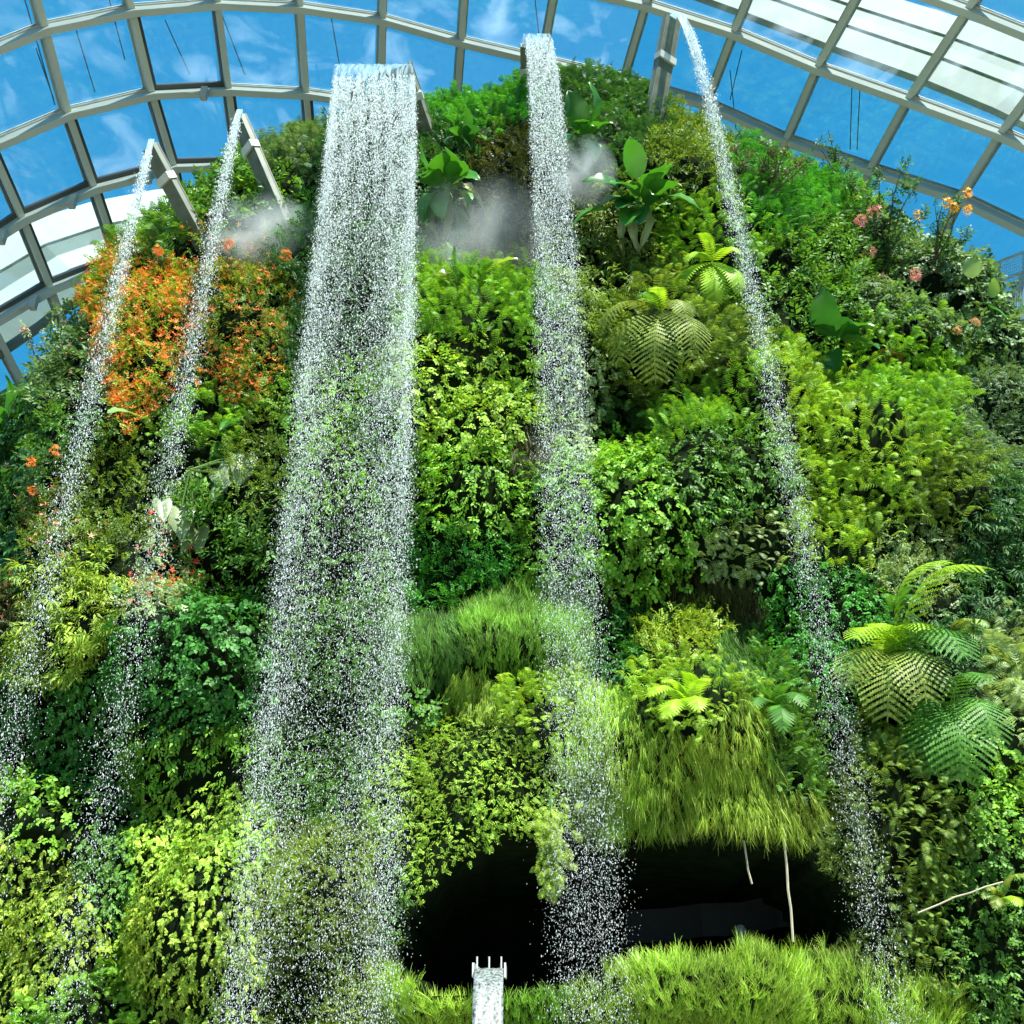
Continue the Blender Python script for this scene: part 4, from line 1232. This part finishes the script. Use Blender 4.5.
def wf(name, label, lip, px1, py1, vy, width, n, n_spray, r0, spread, seed, vz0=.6, t_sheet=.35, extra_t=1.12, clump=.5, sheetw=1.0, side_v=0.0):
    r = np.random.default_rng(seed)
    v0, T = trajectory(lip, px1, py1, vy, vz0)
    root = empty(name, lip); tag(root, label, 'waterfall')
    g = np.array([0, 0, -4.9])
    inv = Matrix.Translation(-Vector(lip))
    # smooth sheet over the lip
    if t_sheet:
        ns, nt_ = max(6, int(width * 14)), 14
        V, F = [], []
        for i in range(nt_ + 1):
            t = -.06 + (t_sheet + .06) * i / nt_
            for j in range(ns + 1):
                q = j / ns - .5
                tt = max(t, 0)
                w = width * sheetw * (1 + .10 * tt)
                fray = t * (1 + .35 * math.sin(j * 2.3) * (i / nt_))
                p = lip + v0 * fray + g * max(fray, 0) ** 2 + np.array([q * w + side_v * q * tt, 0, 0]) + (0, .015 * math.sin(j * 1.9), .02)
                V.append(p)
        for i in range(nt_):
            for j in range(ns):
                a = i * (ns + 1) + j
                F.append((a, a + 1, a + ns + 2, a + ns + 1))
        mb = MB(); mb.add(V, F)
        o = mb.build('water_sheet', sheet_m if width > .5 else sheet_n, root, smooth=True)
        o.matrix_parent_inverse = inv
        # a second skin gives the sheet thickness
        sm = o.modifiers.new('thickness', 'SOLIDIFY'); sm.thickness = .02

    def drops(nm, n, rad, spr, mat, t0, t1, pw, elong, sh):
        t = t0 + (t1 - t0) * r.random(n) ** pw
        q = r.uniform(-.5, .5, n)
        edge = r.random(n) < .14
        q = np.where(edge, np.sign(q) * (.5 - np.abs(r.normal(0, .03, n))), q)
        dt = np.maximum(t - .3, 0)
        s = .004 + spr * dt ** 1.1
        lat = r.normal(0, 1, n) * s; dep = r.normal(0, 1, n) * (s + .03)
        key = np.sin(q * 37 + 3 * np.sin(t * 2.3 + seed)) * .5 + np.sin(q * 83 + t * 11) * .3 + np.sin(t * 29 + q * 17) * .35 + np.sin(t * 61 + q * 43 + 2 * np.sin(q * 29)) * .3
        hollow = 1 - .68 * np.clip((t - .7) / .7, 0, 1) * np.exp(-((q + .04) / .27) ** 2) * (width > 1)
        keep = r.random(n) < np.clip(.72 + clump * key, .08, 1) * hollow
        P_ = lip + v0 * t[:, None] + g * (t ** 2)[:, None]
        P_ = P_ + np.stack([q * width + lat + side_v * q * t, dep, r.normal(0, .05, n) * np.minimum(t * 2, 1)], 1)
        keep &= P_[:, 2] > .05
        P_, t = P_[keep], t[keep]
        m = len(P_)
        sz = rad * np.exp(r.normal(0, .38, m)) * np.clip(1.15 - sh * t, .35, 1.2)
        V = OCT_V[None] * np.stack([sz, sz, sz * elong * r.uniform(.7, 1.5, m)], 1)[:, None, :]
        a = r.uniform(0, 6.28, m); ca, sa = np.cos(a), np.sin(a)
        X = V[..., 0] * ca[:, None] - V[..., 1] * sa[:, None]; Y = V[..., 0] * sa[:, None] + V[..., 1] * ca[:, None]
        V = np.stack([X, Y, V[..., 2]], -1) + P_[:, None, :]
        F = OCT_T[None] + (np.arange(m) * 5)[:, None, None]
        o = mesh_np(nm, V.reshape(-1, 3), F.reshape(-1, 3), mat, root, smooth=True)
        o.matrix_parent_inverse = inv
        o['kind'] = 'stuff'
    TT = T * extra_t
    drops('falling_drops', n, r0, spread, drop_m, t_sheet * (.9 if width > .5 else .8), TT, .85, 1.7, .36)
    drops('fine_spray', n_spray, r0 * .62, spread * 1.5, spray_m, t_sheet, TT, .62, 1.3, .22)
    return v0, T


wf('waterfall', 'widest waterfall, a broad curtain of drops left of centre', lipC, 309, 990, -1.6, 2.0, 105000, 190000, .0126, .050, 1, t_sheet=.62, side_v=.10, vz0=.3)
wf('waterfall', 'middle waterfall, a single column of drops falling past the cave', lipD, 590, 960, -1.75, .66, 32000, 60000, .0124, .050, 2, t_sheet=.56, side_v=.08)
wf('waterfall', 'thin waterfall arcing rightwards from the tall upper right spout', lipE, 884, 960, -1.25, .24, 14000, 22000, .0126, .062, 3, t_sheet=.72, vz0=.5, clump=.7)
wf('waterfall', 'second thin stream from the left falling past the orange blossom', lipB, 85, 900, -1.7, .16, 8500, 15000, .0126, .080, 4, t_sheet=.66, vz0=.5, clump=.7)
wf('waterfall', 'leftmost thin stream leaving the picture at the left edge', lipA, -5, 800, -1.5, .16, 8000, 14000, .0126, .080, 5, t_sheet=.66, vz0=.5, clump=.7)
# bottom spout: a pale tongue of water running over the lip towards the viewer
tw = empty('waterfall', lipF); tag(tw, 'foaming tongue of water leaving the short spout at the bottom edge', 'waterfall')
V, F = [], []
for i in range(25):
    t = i / 24
    if t < .35: p = footF + (lipF - footF) * (t / .35) + np.array([0, 0, .05])
    else:
        q = (t - .35) * 1.1; p = lipF + np.array([0, -1.6 * q, .05 - 4.9 * q * q])
    for j in range(9):
        V.append(p + np.array([(j / 8 - .5) * .38, .006 * math.sin(j * 2 + i), .006 * math.sin(j * 1.7 + i * 2.3)]))
for i in range(24):
    for j in range(8):
        a = i * 9 + j; F.append((a, a + 1, a + 10, a + 9))
mb = MB(); mb.add(V, F); foam = plain('foaming_water', (.15, .18, .175), .35, noise=.95, nscale=30, bump=.8)
o = mb.build('water_sheet', foam, tw, smooth=True); o.matrix_parent_inverse = Matrix.Translation(-Vector(lipF))
o.modifiers.new('thickness', 'SOLIDIFY').thickness = .02

# ------------------------------------------------------------------ mist puffs from the fog nozzles
def mist(label, px, py, back, r, dens):
    p, _ = hit(px, py, back)
    V, F = [], []
    for i in range(13):
        for j in range(20):
            th, ph = PI * i / 12, 2 * PI * j / 20
            V.append((math.sin(th) * math.cos(ph), math.sin(th) * math.sin(ph), math.cos(th)))
    for i in range(12):
        for j in range(20):
            F.append((i * 20 + j, (i + 1) * 20 + j, (i + 1) * 20 + (j + 1) % 20, i * 20 + (j + 1) % 20))
    mb = MB(); mb.add(V, F)
    o = mb.build('mist', mist_mat('mist_volume', dens, p, r))
    o.location = p; o.scale = r
    tag(o, label, 'mist', kind='stuff')


mist('puff of white mist below the second left spout', 262, 232, 1.5, (1.5, .9, 1.1), 1.6)
mist('veil of mist between the widest and middle waterfalls', 480, 235, 1.5, (2.0, .9, 2.2), .7)
mist('small puff of mist just right of the middle waterfall', 583, 172, 1.5, (.9, .8, 1.1), 1.6)

# ------------------------------------------------------------------ glass dome
def shell_hit(px, py, off=0.0):
    d = ray(px, py)
    a, b = 38 + off, 48 + off
    # x2/a2 + z2/b2 + (y-10)^2/60^2... a long vault closing gently behind the mountain
    c = 62 + off
    o = EYE - np.array([0, -4.0, 0])
    A = (d[0] / a) ** 2 + (d[2] / b) ** 2 + (d[1] / c) ** 2
    B = 2 * (o[0] * d[0] / a ** 2 + o[2] * d[2] / b ** 2 + o[1] * d[1] / c ** 2)
    C0 = (o[0] / a) ** 2 + (o[2] / b) ** 2 + (o[1] / c) ** 2 - 1
    t = (-B + math.sqrt(B * B - 4 * A * C0)) / (2 * A)
    p = EYE + d * t
    q = p - np.array([0, -4.0, 0])
    n = np.array([q[0] / a ** 2, q[1] / c ** 2, q[2] / b ** 2]); n /= np.linalg.norm(n)
    return p, -n      # inward normal


# pixel nodes of the steel grid, rows are arches, columns ribs (-2..14)
cols = list(range(-2, 15))
ROWS = {
    -2: {-2: (-300, -70), 0: (-100, -120), 1: (5, -140), 2: (100, -155), 3: (200, -165), 4: (292, -160), 5: (386, -145), 6: (478, -122), 7: (580, -105), 8: (686, -165 + 25), 9: (792, -120), 10: (925, -105), 11: (1035, -78), 12: (1140, -40), 14: (1350, 40)},
    -1: {-2: (-260, 30), 0: (-85, -70), 1: (22, -82 + 25), 2: (117, -72), 3: (207, -80), 4: (295, -75), 5: (384, -62), 6: (469, -40), 7: (566, -50), 8: (666, -78), 9: (765, -42), 10: (870, -26), 11: (969, 9), 12: (1066, 48), 14: (1262, 130)},
    0: {-2: (-225, 100), 0: (-62, 10), 1: (34, -20), 2: (124, -40), 3: (212, -48), 4: (297, -44), 5: (383, -34), 6: (466, -22), 7: (556, -12), 8: (646, 4), 9: (734, 32), 10: (818, 67), 11: (909, 99), 12: (1002, 133), 14: (1190, 215)},
    1: {-2: (-200, 170), 0: (-42, 62), 1: (43, 28), 2: (130, 10), 3: (216, 3), 4: (299, 7), 5: (382, 19), 6: (461, 41), 7: (542, 60), 8: (624, 79), 9: (707, 103), 10: (787, 139), 11: (871, 168), 12: (961, 197), 14: (1135, 280)},
    2: {-2: (-165, 245), -1: (-85, 195), 0: (-12, 146), 1: (66, 113), 2: (150, 93), 3: (227, 89), 4: (305, 93), 5: (380, 104), 6: (455, 122), 7: (532, 142), 8: (606, 164), 9: (682, 190), 10: (758, 224), 11: (836, 254), 12: (918, 285), 14: (1085, 350)},
    3: {-2: (-125, 315), -1: (-50, 262), 0: (20, 218), 1: (92, 187), 2: (172, 166), 3: (237, 164), 4: (311, 168), 5: (380, 180), 6: (450, 198), 7: (522, 218), 8: (590, 240), 9: (660, 265), 10: (730, 295), 11: (800, 330), 12: (880, 362), 14: (1040, 425)},
    4: {-2: (-80, 365), -1: (-12, 322), 0: (48, 287), 1: (117, 260), 2: (188, 243), 3: (250, 240), 4: (316, 245), 5: (380, 255), 6: (446, 272), 7: (512, 292), 8: (575, 315), 9: (640, 340), 10: (705, 370), 11: (770, 405), 12: (845, 440), 14: (1000, 500)},
    5: {-2: (-42, 425), -1: (22, 386), 0: (74, 352), 1: (140, 330), 2: (204, 315), 3: (262, 312), 4: (320, 318), 5: (380, 328), 6: (442, 345), 7: (502, 365), 8: (560, 388), 9: (620, 412), 10: (680, 445), 11: (742, 478), 12: (812, 512), 14: (960, 570)},
}
# the two rows above the frame are kept at even spacing with rows below
frames = {}
def node_px(r, c):
    row = ROWS[r]
    k = sorted(row)
    return (np.interp(c, k, [row[i][0] for i in k]), np.interp(c, k, [row[i][1] for i in k]))


# rows -1/-2 and 0 on the left half lie above the picture: rebuild them by extrapolating rows 1 and 2
for r_, f in ((0, 1.0), (-1, 2.0), (-2, 3.0)):
    for c in range(-2, 7):
        x1, y1 = node_px(1, c); x2, y2 = node_px(2, c)
        ROWS[r_][c] = (x1 - (x2 - x1) * f, y1 - (y2 - y1) * f * 1.0)
    x7, y7 = node_px(r_, 6); x8, y8 = ROWS[0][8] if r_ == 0 else ROWS[r_][9]
    if r_ == 0: ROWS[0][7] = (556, -16)
    else:
        ROWS[r_].pop(7, None); ROWS[r_].pop(8, None)
for r_ in ROWS:
    for c in cols:
        frames[(r_, c)] = shell_hit(*node_px(r_, c))

frame_m = plain('dome_frame_paint', (.56, .60, .52), .5, noise=.06, nscale=.6)
gasket_m = plain('dark_window_frame', (.07, .08, .075), .5)
dome = empty('ceiling', (0, 40, 0)); dome['kind'] = 'structure'
inv = Matrix.Translation(-Vector((0, 40, 0)))
rows_ = sorted(ROWS)


def beam(path, w, d, name):
    pts = [frames[k][0] for k in path]; ns = [frames[k][1] for k in path]
    axes = []
    for i in range(len(pts)):
        t = pts[min(i + 1, len(pts) - 1)] - pts[max(i - 1, 0)]; t /= np.linalg.norm(t)
        S = np.cross(t, ns[i]); S /= np.linalg.norm(S)
        axes.append((S, ns[i]))
    mb = MB(); mb.sweep(pts, axes, [(-w / 2, -.05), (w / 2, -.05), (w / 2, d), (-w / 2, d)])
    # thin outer cap that carries the glazing
    mb.sweep(pts, axes, [(-w * .9, -.12), (w * .9, -.12), (w * .9, -.05), (-w * .9, -.05)])
    o = mb.build(name, frame_m, dome); o.matrix_parent_inverse = inv
    return o


for r_ in rows_: beam([(r_, c) for c in cols], .24, .80, 'arch_beam')
for c in cols: beam([(r_, c) for r_ in rows_], .22, .50, 'rib_beam')

pane_m = glass_mat('dome_glass', (.90, .96, .99), .06, refl_haze=.17)
vents = {(1, 2), (2, 1), (2, 2), (2, 3), (2, -1), (3, 0), (3, 1), (2, 0), (3, -1), (2, 4), (3, 2)}
wn = 0
for ri, r_ in enumerate(rows_[:-1]):
    for c in cols[:-1]:
        q = [(r_, c), (r_, c + 1), (r_ + 1, c + 1), (r_ + 1, c)]
        pp = [frames[k][0] for k in q]; cen = sum(pp) / 4; nn = frames[q[0]][1]
        ppx = [node_px(*k) for k in q]
        if min(x for x, y in ppx) > 1150 or max(x for x, y in ppx) < -120 or max(y for x, y in ppx) < -130: continue
        wn += 1
        root = empty('window_%d' % wn, cen); root['kind'] = 'structure'
        iv = Matrix.Translation(-Vector(cen))
        mb = MB()
        ins = [cen + (p - cen) * .985 - nn * .02 for p in pp]; outs = [p - nn * .03 for p in ins]
        mb.add(ins + outs, [(0, 1, 2, 3), (7, 6, 5, 4), (0, 4, 5, 1), (1, 5, 6, 2), (2, 6, 7, 3), (3, 7, 4, 0)])
        o = mb.build('glass', pane_m, root); o.matrix_parent_inverse = iv
        if (r_, c) in vents:
            # opening vent: heavy dark frame on the left, right and lower sides, set inside
            mb = MB()
            a, b, c3, d3 = [cen + (p - cen) * .93 + nn * .05 for p in pp]
            for s, e, wd in ((a, d3, .17), (d3, c3, .20), (c3, b, .05), (a, b, .05)):
                t = e - s; L = np.linalg.norm(t); t /= L; S = np.cross(t, nn); S /= np.linalg.norm(S)
                mb.box_axes((s + e) / 2, S * wd, t * (L / 2 + wd * .5), nn * .13)
            o = mb.build('window_frame', gasket_m, root); o.matrix_parent_inverse = iv
            mb = MB(); mb.tube([d3 + nn * .3, d3 + (c3 - d3) * .62 + nn * 1.0], .035, 6)
            mb.box_axes(d3 + (c3 - d3) * .62 + nn * .95, (.12, 0, 0), (0, .12, 0), (0, 0, .28))
            o = mb.build('opener_arm', white_steel, root); o.matrix_parent_inverse = iv
        # pale inner sill along the lower edge
        if (r_, c) not in vents:
            mb = MB()
            d3, c3 = [cen + (p - cen) * .95 + nn * .02 for p in (pp[3], pp[2])]
            t = c3 - d3; L = np.linalg.norm(t); t /= L; S = np.cross(t, nn); S /= np.linalg.norm(S)
            mb.box_axes((d3 + c3) / 2, S * .10, t * L / 2, nn * .05)
            o = mb.build('window_sill', white_steel, root); o.matrix_parent_inverse = iv
# thin wires outside the glass
wire_m = plain('black_wire', (.02, .02, .025), .6)
WIRES = [((108, -5), (125, 60)), ((22, -10), (55, 105)), ((76, 30), (95, 92)), ((36, 48), (54, 100)), ((330, 10), (342, 80)), ((535, 0), (540, 45)), ((852, 85), (850, 150)), ((860, 87), (857, 150)),
         ((742, 50), (730, 100)), ((730, 70), (736, 130)), ((222, 15), (245, 75)), ((165, 20), (190, 75))]
for (x1, y1), (x2, y2) in WIRES:
    mb = MB(); mb.tube([shell_hit(x1, y1, 1.0)[0], shell_hit(x2, y2, 1.0)[0]], .022, 5)
    o = mb.build('trim_wire', wire_m); o['kind'] = 'structure'

# outer arches of the building, seen through the glass
arch_w = plain('outer_arch_lit_left', (.50, .56, .49), .5, noise=.05, nscale=.5)  # pale arch steel, left flanges: sunlit brightness put into the colour
arch_m = plain('outer_arch_lit_right', (.15, .19, .152), .5, noise=.05, nscale=.5)  # same steel darkened for the right flanges, which take more sun
arch_v = plain('outer_arch_shade_left', (.17, .22, .18), .5, noise=.08, nscale=.5)  # same steel darkened so the left webs look shaded
arch_g = plain('outer_arch_shade_right', (.09, .125, .10), .5, noise=.08, nscale=.5)  # right webs: shade painted as a darker copy of the flange steel


def outer_arch(name, pts, bands):
    """one deep steel arch outside the glass: stepped flanges and webs. bands: (offset from, to, depth out, mat)"""
    root = empty(name, (0, 50, 0)); root['kind'] = 'structure'
    iv = Matrix.Translation(-Vector((0, 50, 0)))
    P3 = [shell_hit(x, y, 4.0) for x, y in pts]
    ax = []
    for i in range(len(P3)):
        t = P3[min(i + 1, len(P3) - 1)][0] - P3[max(i - 1, 0)][0]; t /= np.linalg.norm(t)
        yv = np.array([0, -1.0, .35]); S = np.cross(t, yv); S /= np.linalg.norm(S)
        if S[2] < 0: S = -S
        N_ = np.cross(S, t); N_ = N_ if N_[1] < 0 else -N_
        ax.append((S, N_))
    for a, b, dep, m, nm in bands:
        mb = MB(); mb.sweep([p for p, _ in P3], ax, [(a, dep - .25), (b, dep - .25), (b, dep), (a, dep)])
        o = mb.build(nm, m, root); o.matrix_parent_inverse = iv
    for i in ():
        mb = MB(); p = P3[i][0]; S, n = ax[i]; t = np.cross(S, n)
        mb.box_axes(p + S * -3.0 - n * .1, S * .8, t * .35, n * .15)
        o = mb.build('stiffener', arch_g, root); o.matrix_parent_inverse = iv


def dense(pts, k=6):
    o = []
    for (x1, y1), (x2, y2) in zip(pts, pts[1:]):
        for i in range(k): o.append((x1 + (x2 - x1) * i / k, y1 + (y2 - y1) * i / k))
    return o + [pts[-1]]


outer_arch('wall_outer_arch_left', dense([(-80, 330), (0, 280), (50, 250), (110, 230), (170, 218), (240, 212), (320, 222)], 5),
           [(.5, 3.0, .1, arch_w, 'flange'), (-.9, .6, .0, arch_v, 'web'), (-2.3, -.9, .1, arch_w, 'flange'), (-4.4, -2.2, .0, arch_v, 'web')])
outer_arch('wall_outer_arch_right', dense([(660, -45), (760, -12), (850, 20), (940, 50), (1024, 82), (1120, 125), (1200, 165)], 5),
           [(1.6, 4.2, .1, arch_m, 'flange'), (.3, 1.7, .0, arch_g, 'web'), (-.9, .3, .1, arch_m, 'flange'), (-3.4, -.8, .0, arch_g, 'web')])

# ------------------------------------------------------------------ walkway at the right edge
wroot = empty('walkway', at_y(1010, 310, 27)); tag(wroot, 'curved walkway with white mesh railing behind the plants at the right edge', 'walkway')
iv = Matrix.Translation(-Vector(at_y(1010, 310, 27)))
Wy = 28.0
arc_t = [at_y(x, y, Wy + (1120 - x) * .02) for x, y in [(968, 283), (982, 272), (1000, 261), (1024, 252), (1070, 240), (1120, 232)]]
arc_b = [at_y(x, y, Wy + (1120 - x) * .02) for x, y in [(975, 312), (985, 292), (1000, 281), (1024, 272), (1070, 262), (1120, 256)]]
arc_d = [at_y(x, y, Wy + (1120 - x) * .02) for x, y in [(978, 340), (990, 325), (1005, 315), (1024, 308), (1070, 300), (1120, 294)]]
for arc, rr in ((arc_t, .05), (arc_b, .05)):
    mb = MB(); mb.tube(arc, rr, 8); o = mb.build('handrail', white_steel, wroot); o.matrix_parent_inverse = iv
for i in range(len(arc_t)):
    mb = MB(); mb.tube([arc_t[i], arc_b[i], arc_d[i]], .04, 6); o = mb.build('post', white_steel, wroot); o.matrix_parent_inverse = iv
meshm = plain('mesh_panel', (.55, .64, .66), .5)
mb = MB()
for i in range(len(arc_t) - 1):
    for k in range(12):
        f = k / 12
        a = arc_t[i] * (1 - f) + arc_t[i + 1] * f; b = arc_d[i] * (1 - f) + arc_d[i + 1] * f
        mb.tube([a, b], .012, 4)
    for k in range(1, 18):
        f = k / 18
        mb.tube([arc_t[i] * (1 - f) + arc_d[i] * f, arc_t[i + 1] * (1 - f) + arc_d[i + 1] * f], .010, 4)
o = mb.build('railing_mesh', meshm, wroot); o.matrix_parent_inverse = iv
mb = MB(); mb.sweep(arc_d, [(np.array([0, 1.0, 0]), UP)] * len(arc_d), [(-.1, -.5), (2.0, -.5), (2.0, 0), (-.1, 0)])
o = mb.build('deck', plain('deck_paint', (.45, .55, .52), .6), wroot); o.matrix_parent_inverse = iv

# ------------------------------------------------------------------ floor
mb = MB(); mb.box_axes((0, 15, -.1), (40, 0, 0), (0, 35, 0), (0, 0, .1))
o = mb.build('floor', plain('stone_floor', (.34, .33, .28), .7, noise=.2)); o['kind'] = 'structure'

# ------------------------------------------------------------------ light
w = bpy.data.worlds.new('sky'); scene.world = w; w.use_nodes = True
nt = w.node_tree; nt.nodes.clear()
wo_ = nt.nodes.new('ShaderNodeOutputWorld'); bg = nt.nodes.new('ShaderNodeBackground')
tc = nt.nodes.new('ShaderNodeTexCoord'); sx = nt.nodes.new('ShaderNodeSeparateXYZ')
nt.links.new(tc.outputs['Generated'], sx.inputs[0])
rp = nt.nodes.new('ShaderNodeValToRGB')
rp.color_ramp.elements[0].position = .46; rp.color_ramp.elements[0].color = (.05, .07, .05, 1)
rp.color_ramp.elements[1].position = 1.0; rp.color_ramp.elements[1].color = (.022, .29, .62, 1)
q = rp.color_ramp.elements.new(.5); q.color = (.14, .46, .72, 1)
q = rp.color_ramp.elements.new(.75); q.color = (.045, .36, .67, 1)
zm = nt.nodes.new('ShaderNodeMath'); zm.operation = 'MULTIPLY_ADD'; zm.inputs[1].default_value = .5; zm.inputs[2].default_value = .5
nt.links.new(sx.outputs['Z'], zm.inputs[0]); nt.links.new(zm.outputs[0], rp.inputs['Fac'])
nt.links.new(rp.outputs['Color'], bg.inputs['Color'])
bg.inputs['Strength'].default_value = 1.27
nt.links.new(bg.outputs[0], wo_.inputs['Surface'])

sd = bpy.data.lights.new('sun', 'SUN'); sd.energy = 12.5; sd.angle = math.radians(.8); sd.color = (1.0, .96, .86)
so = bpy.data.objects.new('sun', sd); COL.objects.link(so)
sdir = Vector((.32, -.62, 1.05)).normalized()
so.rotation_euler = sdir.to_track_quat('Z', 'Y').to_euler()
so.location = sdir * 60

vs = scene.view_settings
vs.view_transform = 'Standard'; vs.look = 'None'; vs.exposure = 0.0; vs.gamma = 1.0; vs.use_curve_mapping = False
cy_ = scene.cycles
cy_.max_bounces = 8; cy_.diffuse_bounces = 3; cy_.glossy_bounces = 3; cy_.transmission_bounces = 4; cy_.transparent_max_bounces = 24; cy_.volume_bounces = 1
cy_.use_denoising = True
cy_.caustics_reflective = False; cy_.caustics_refractive = False
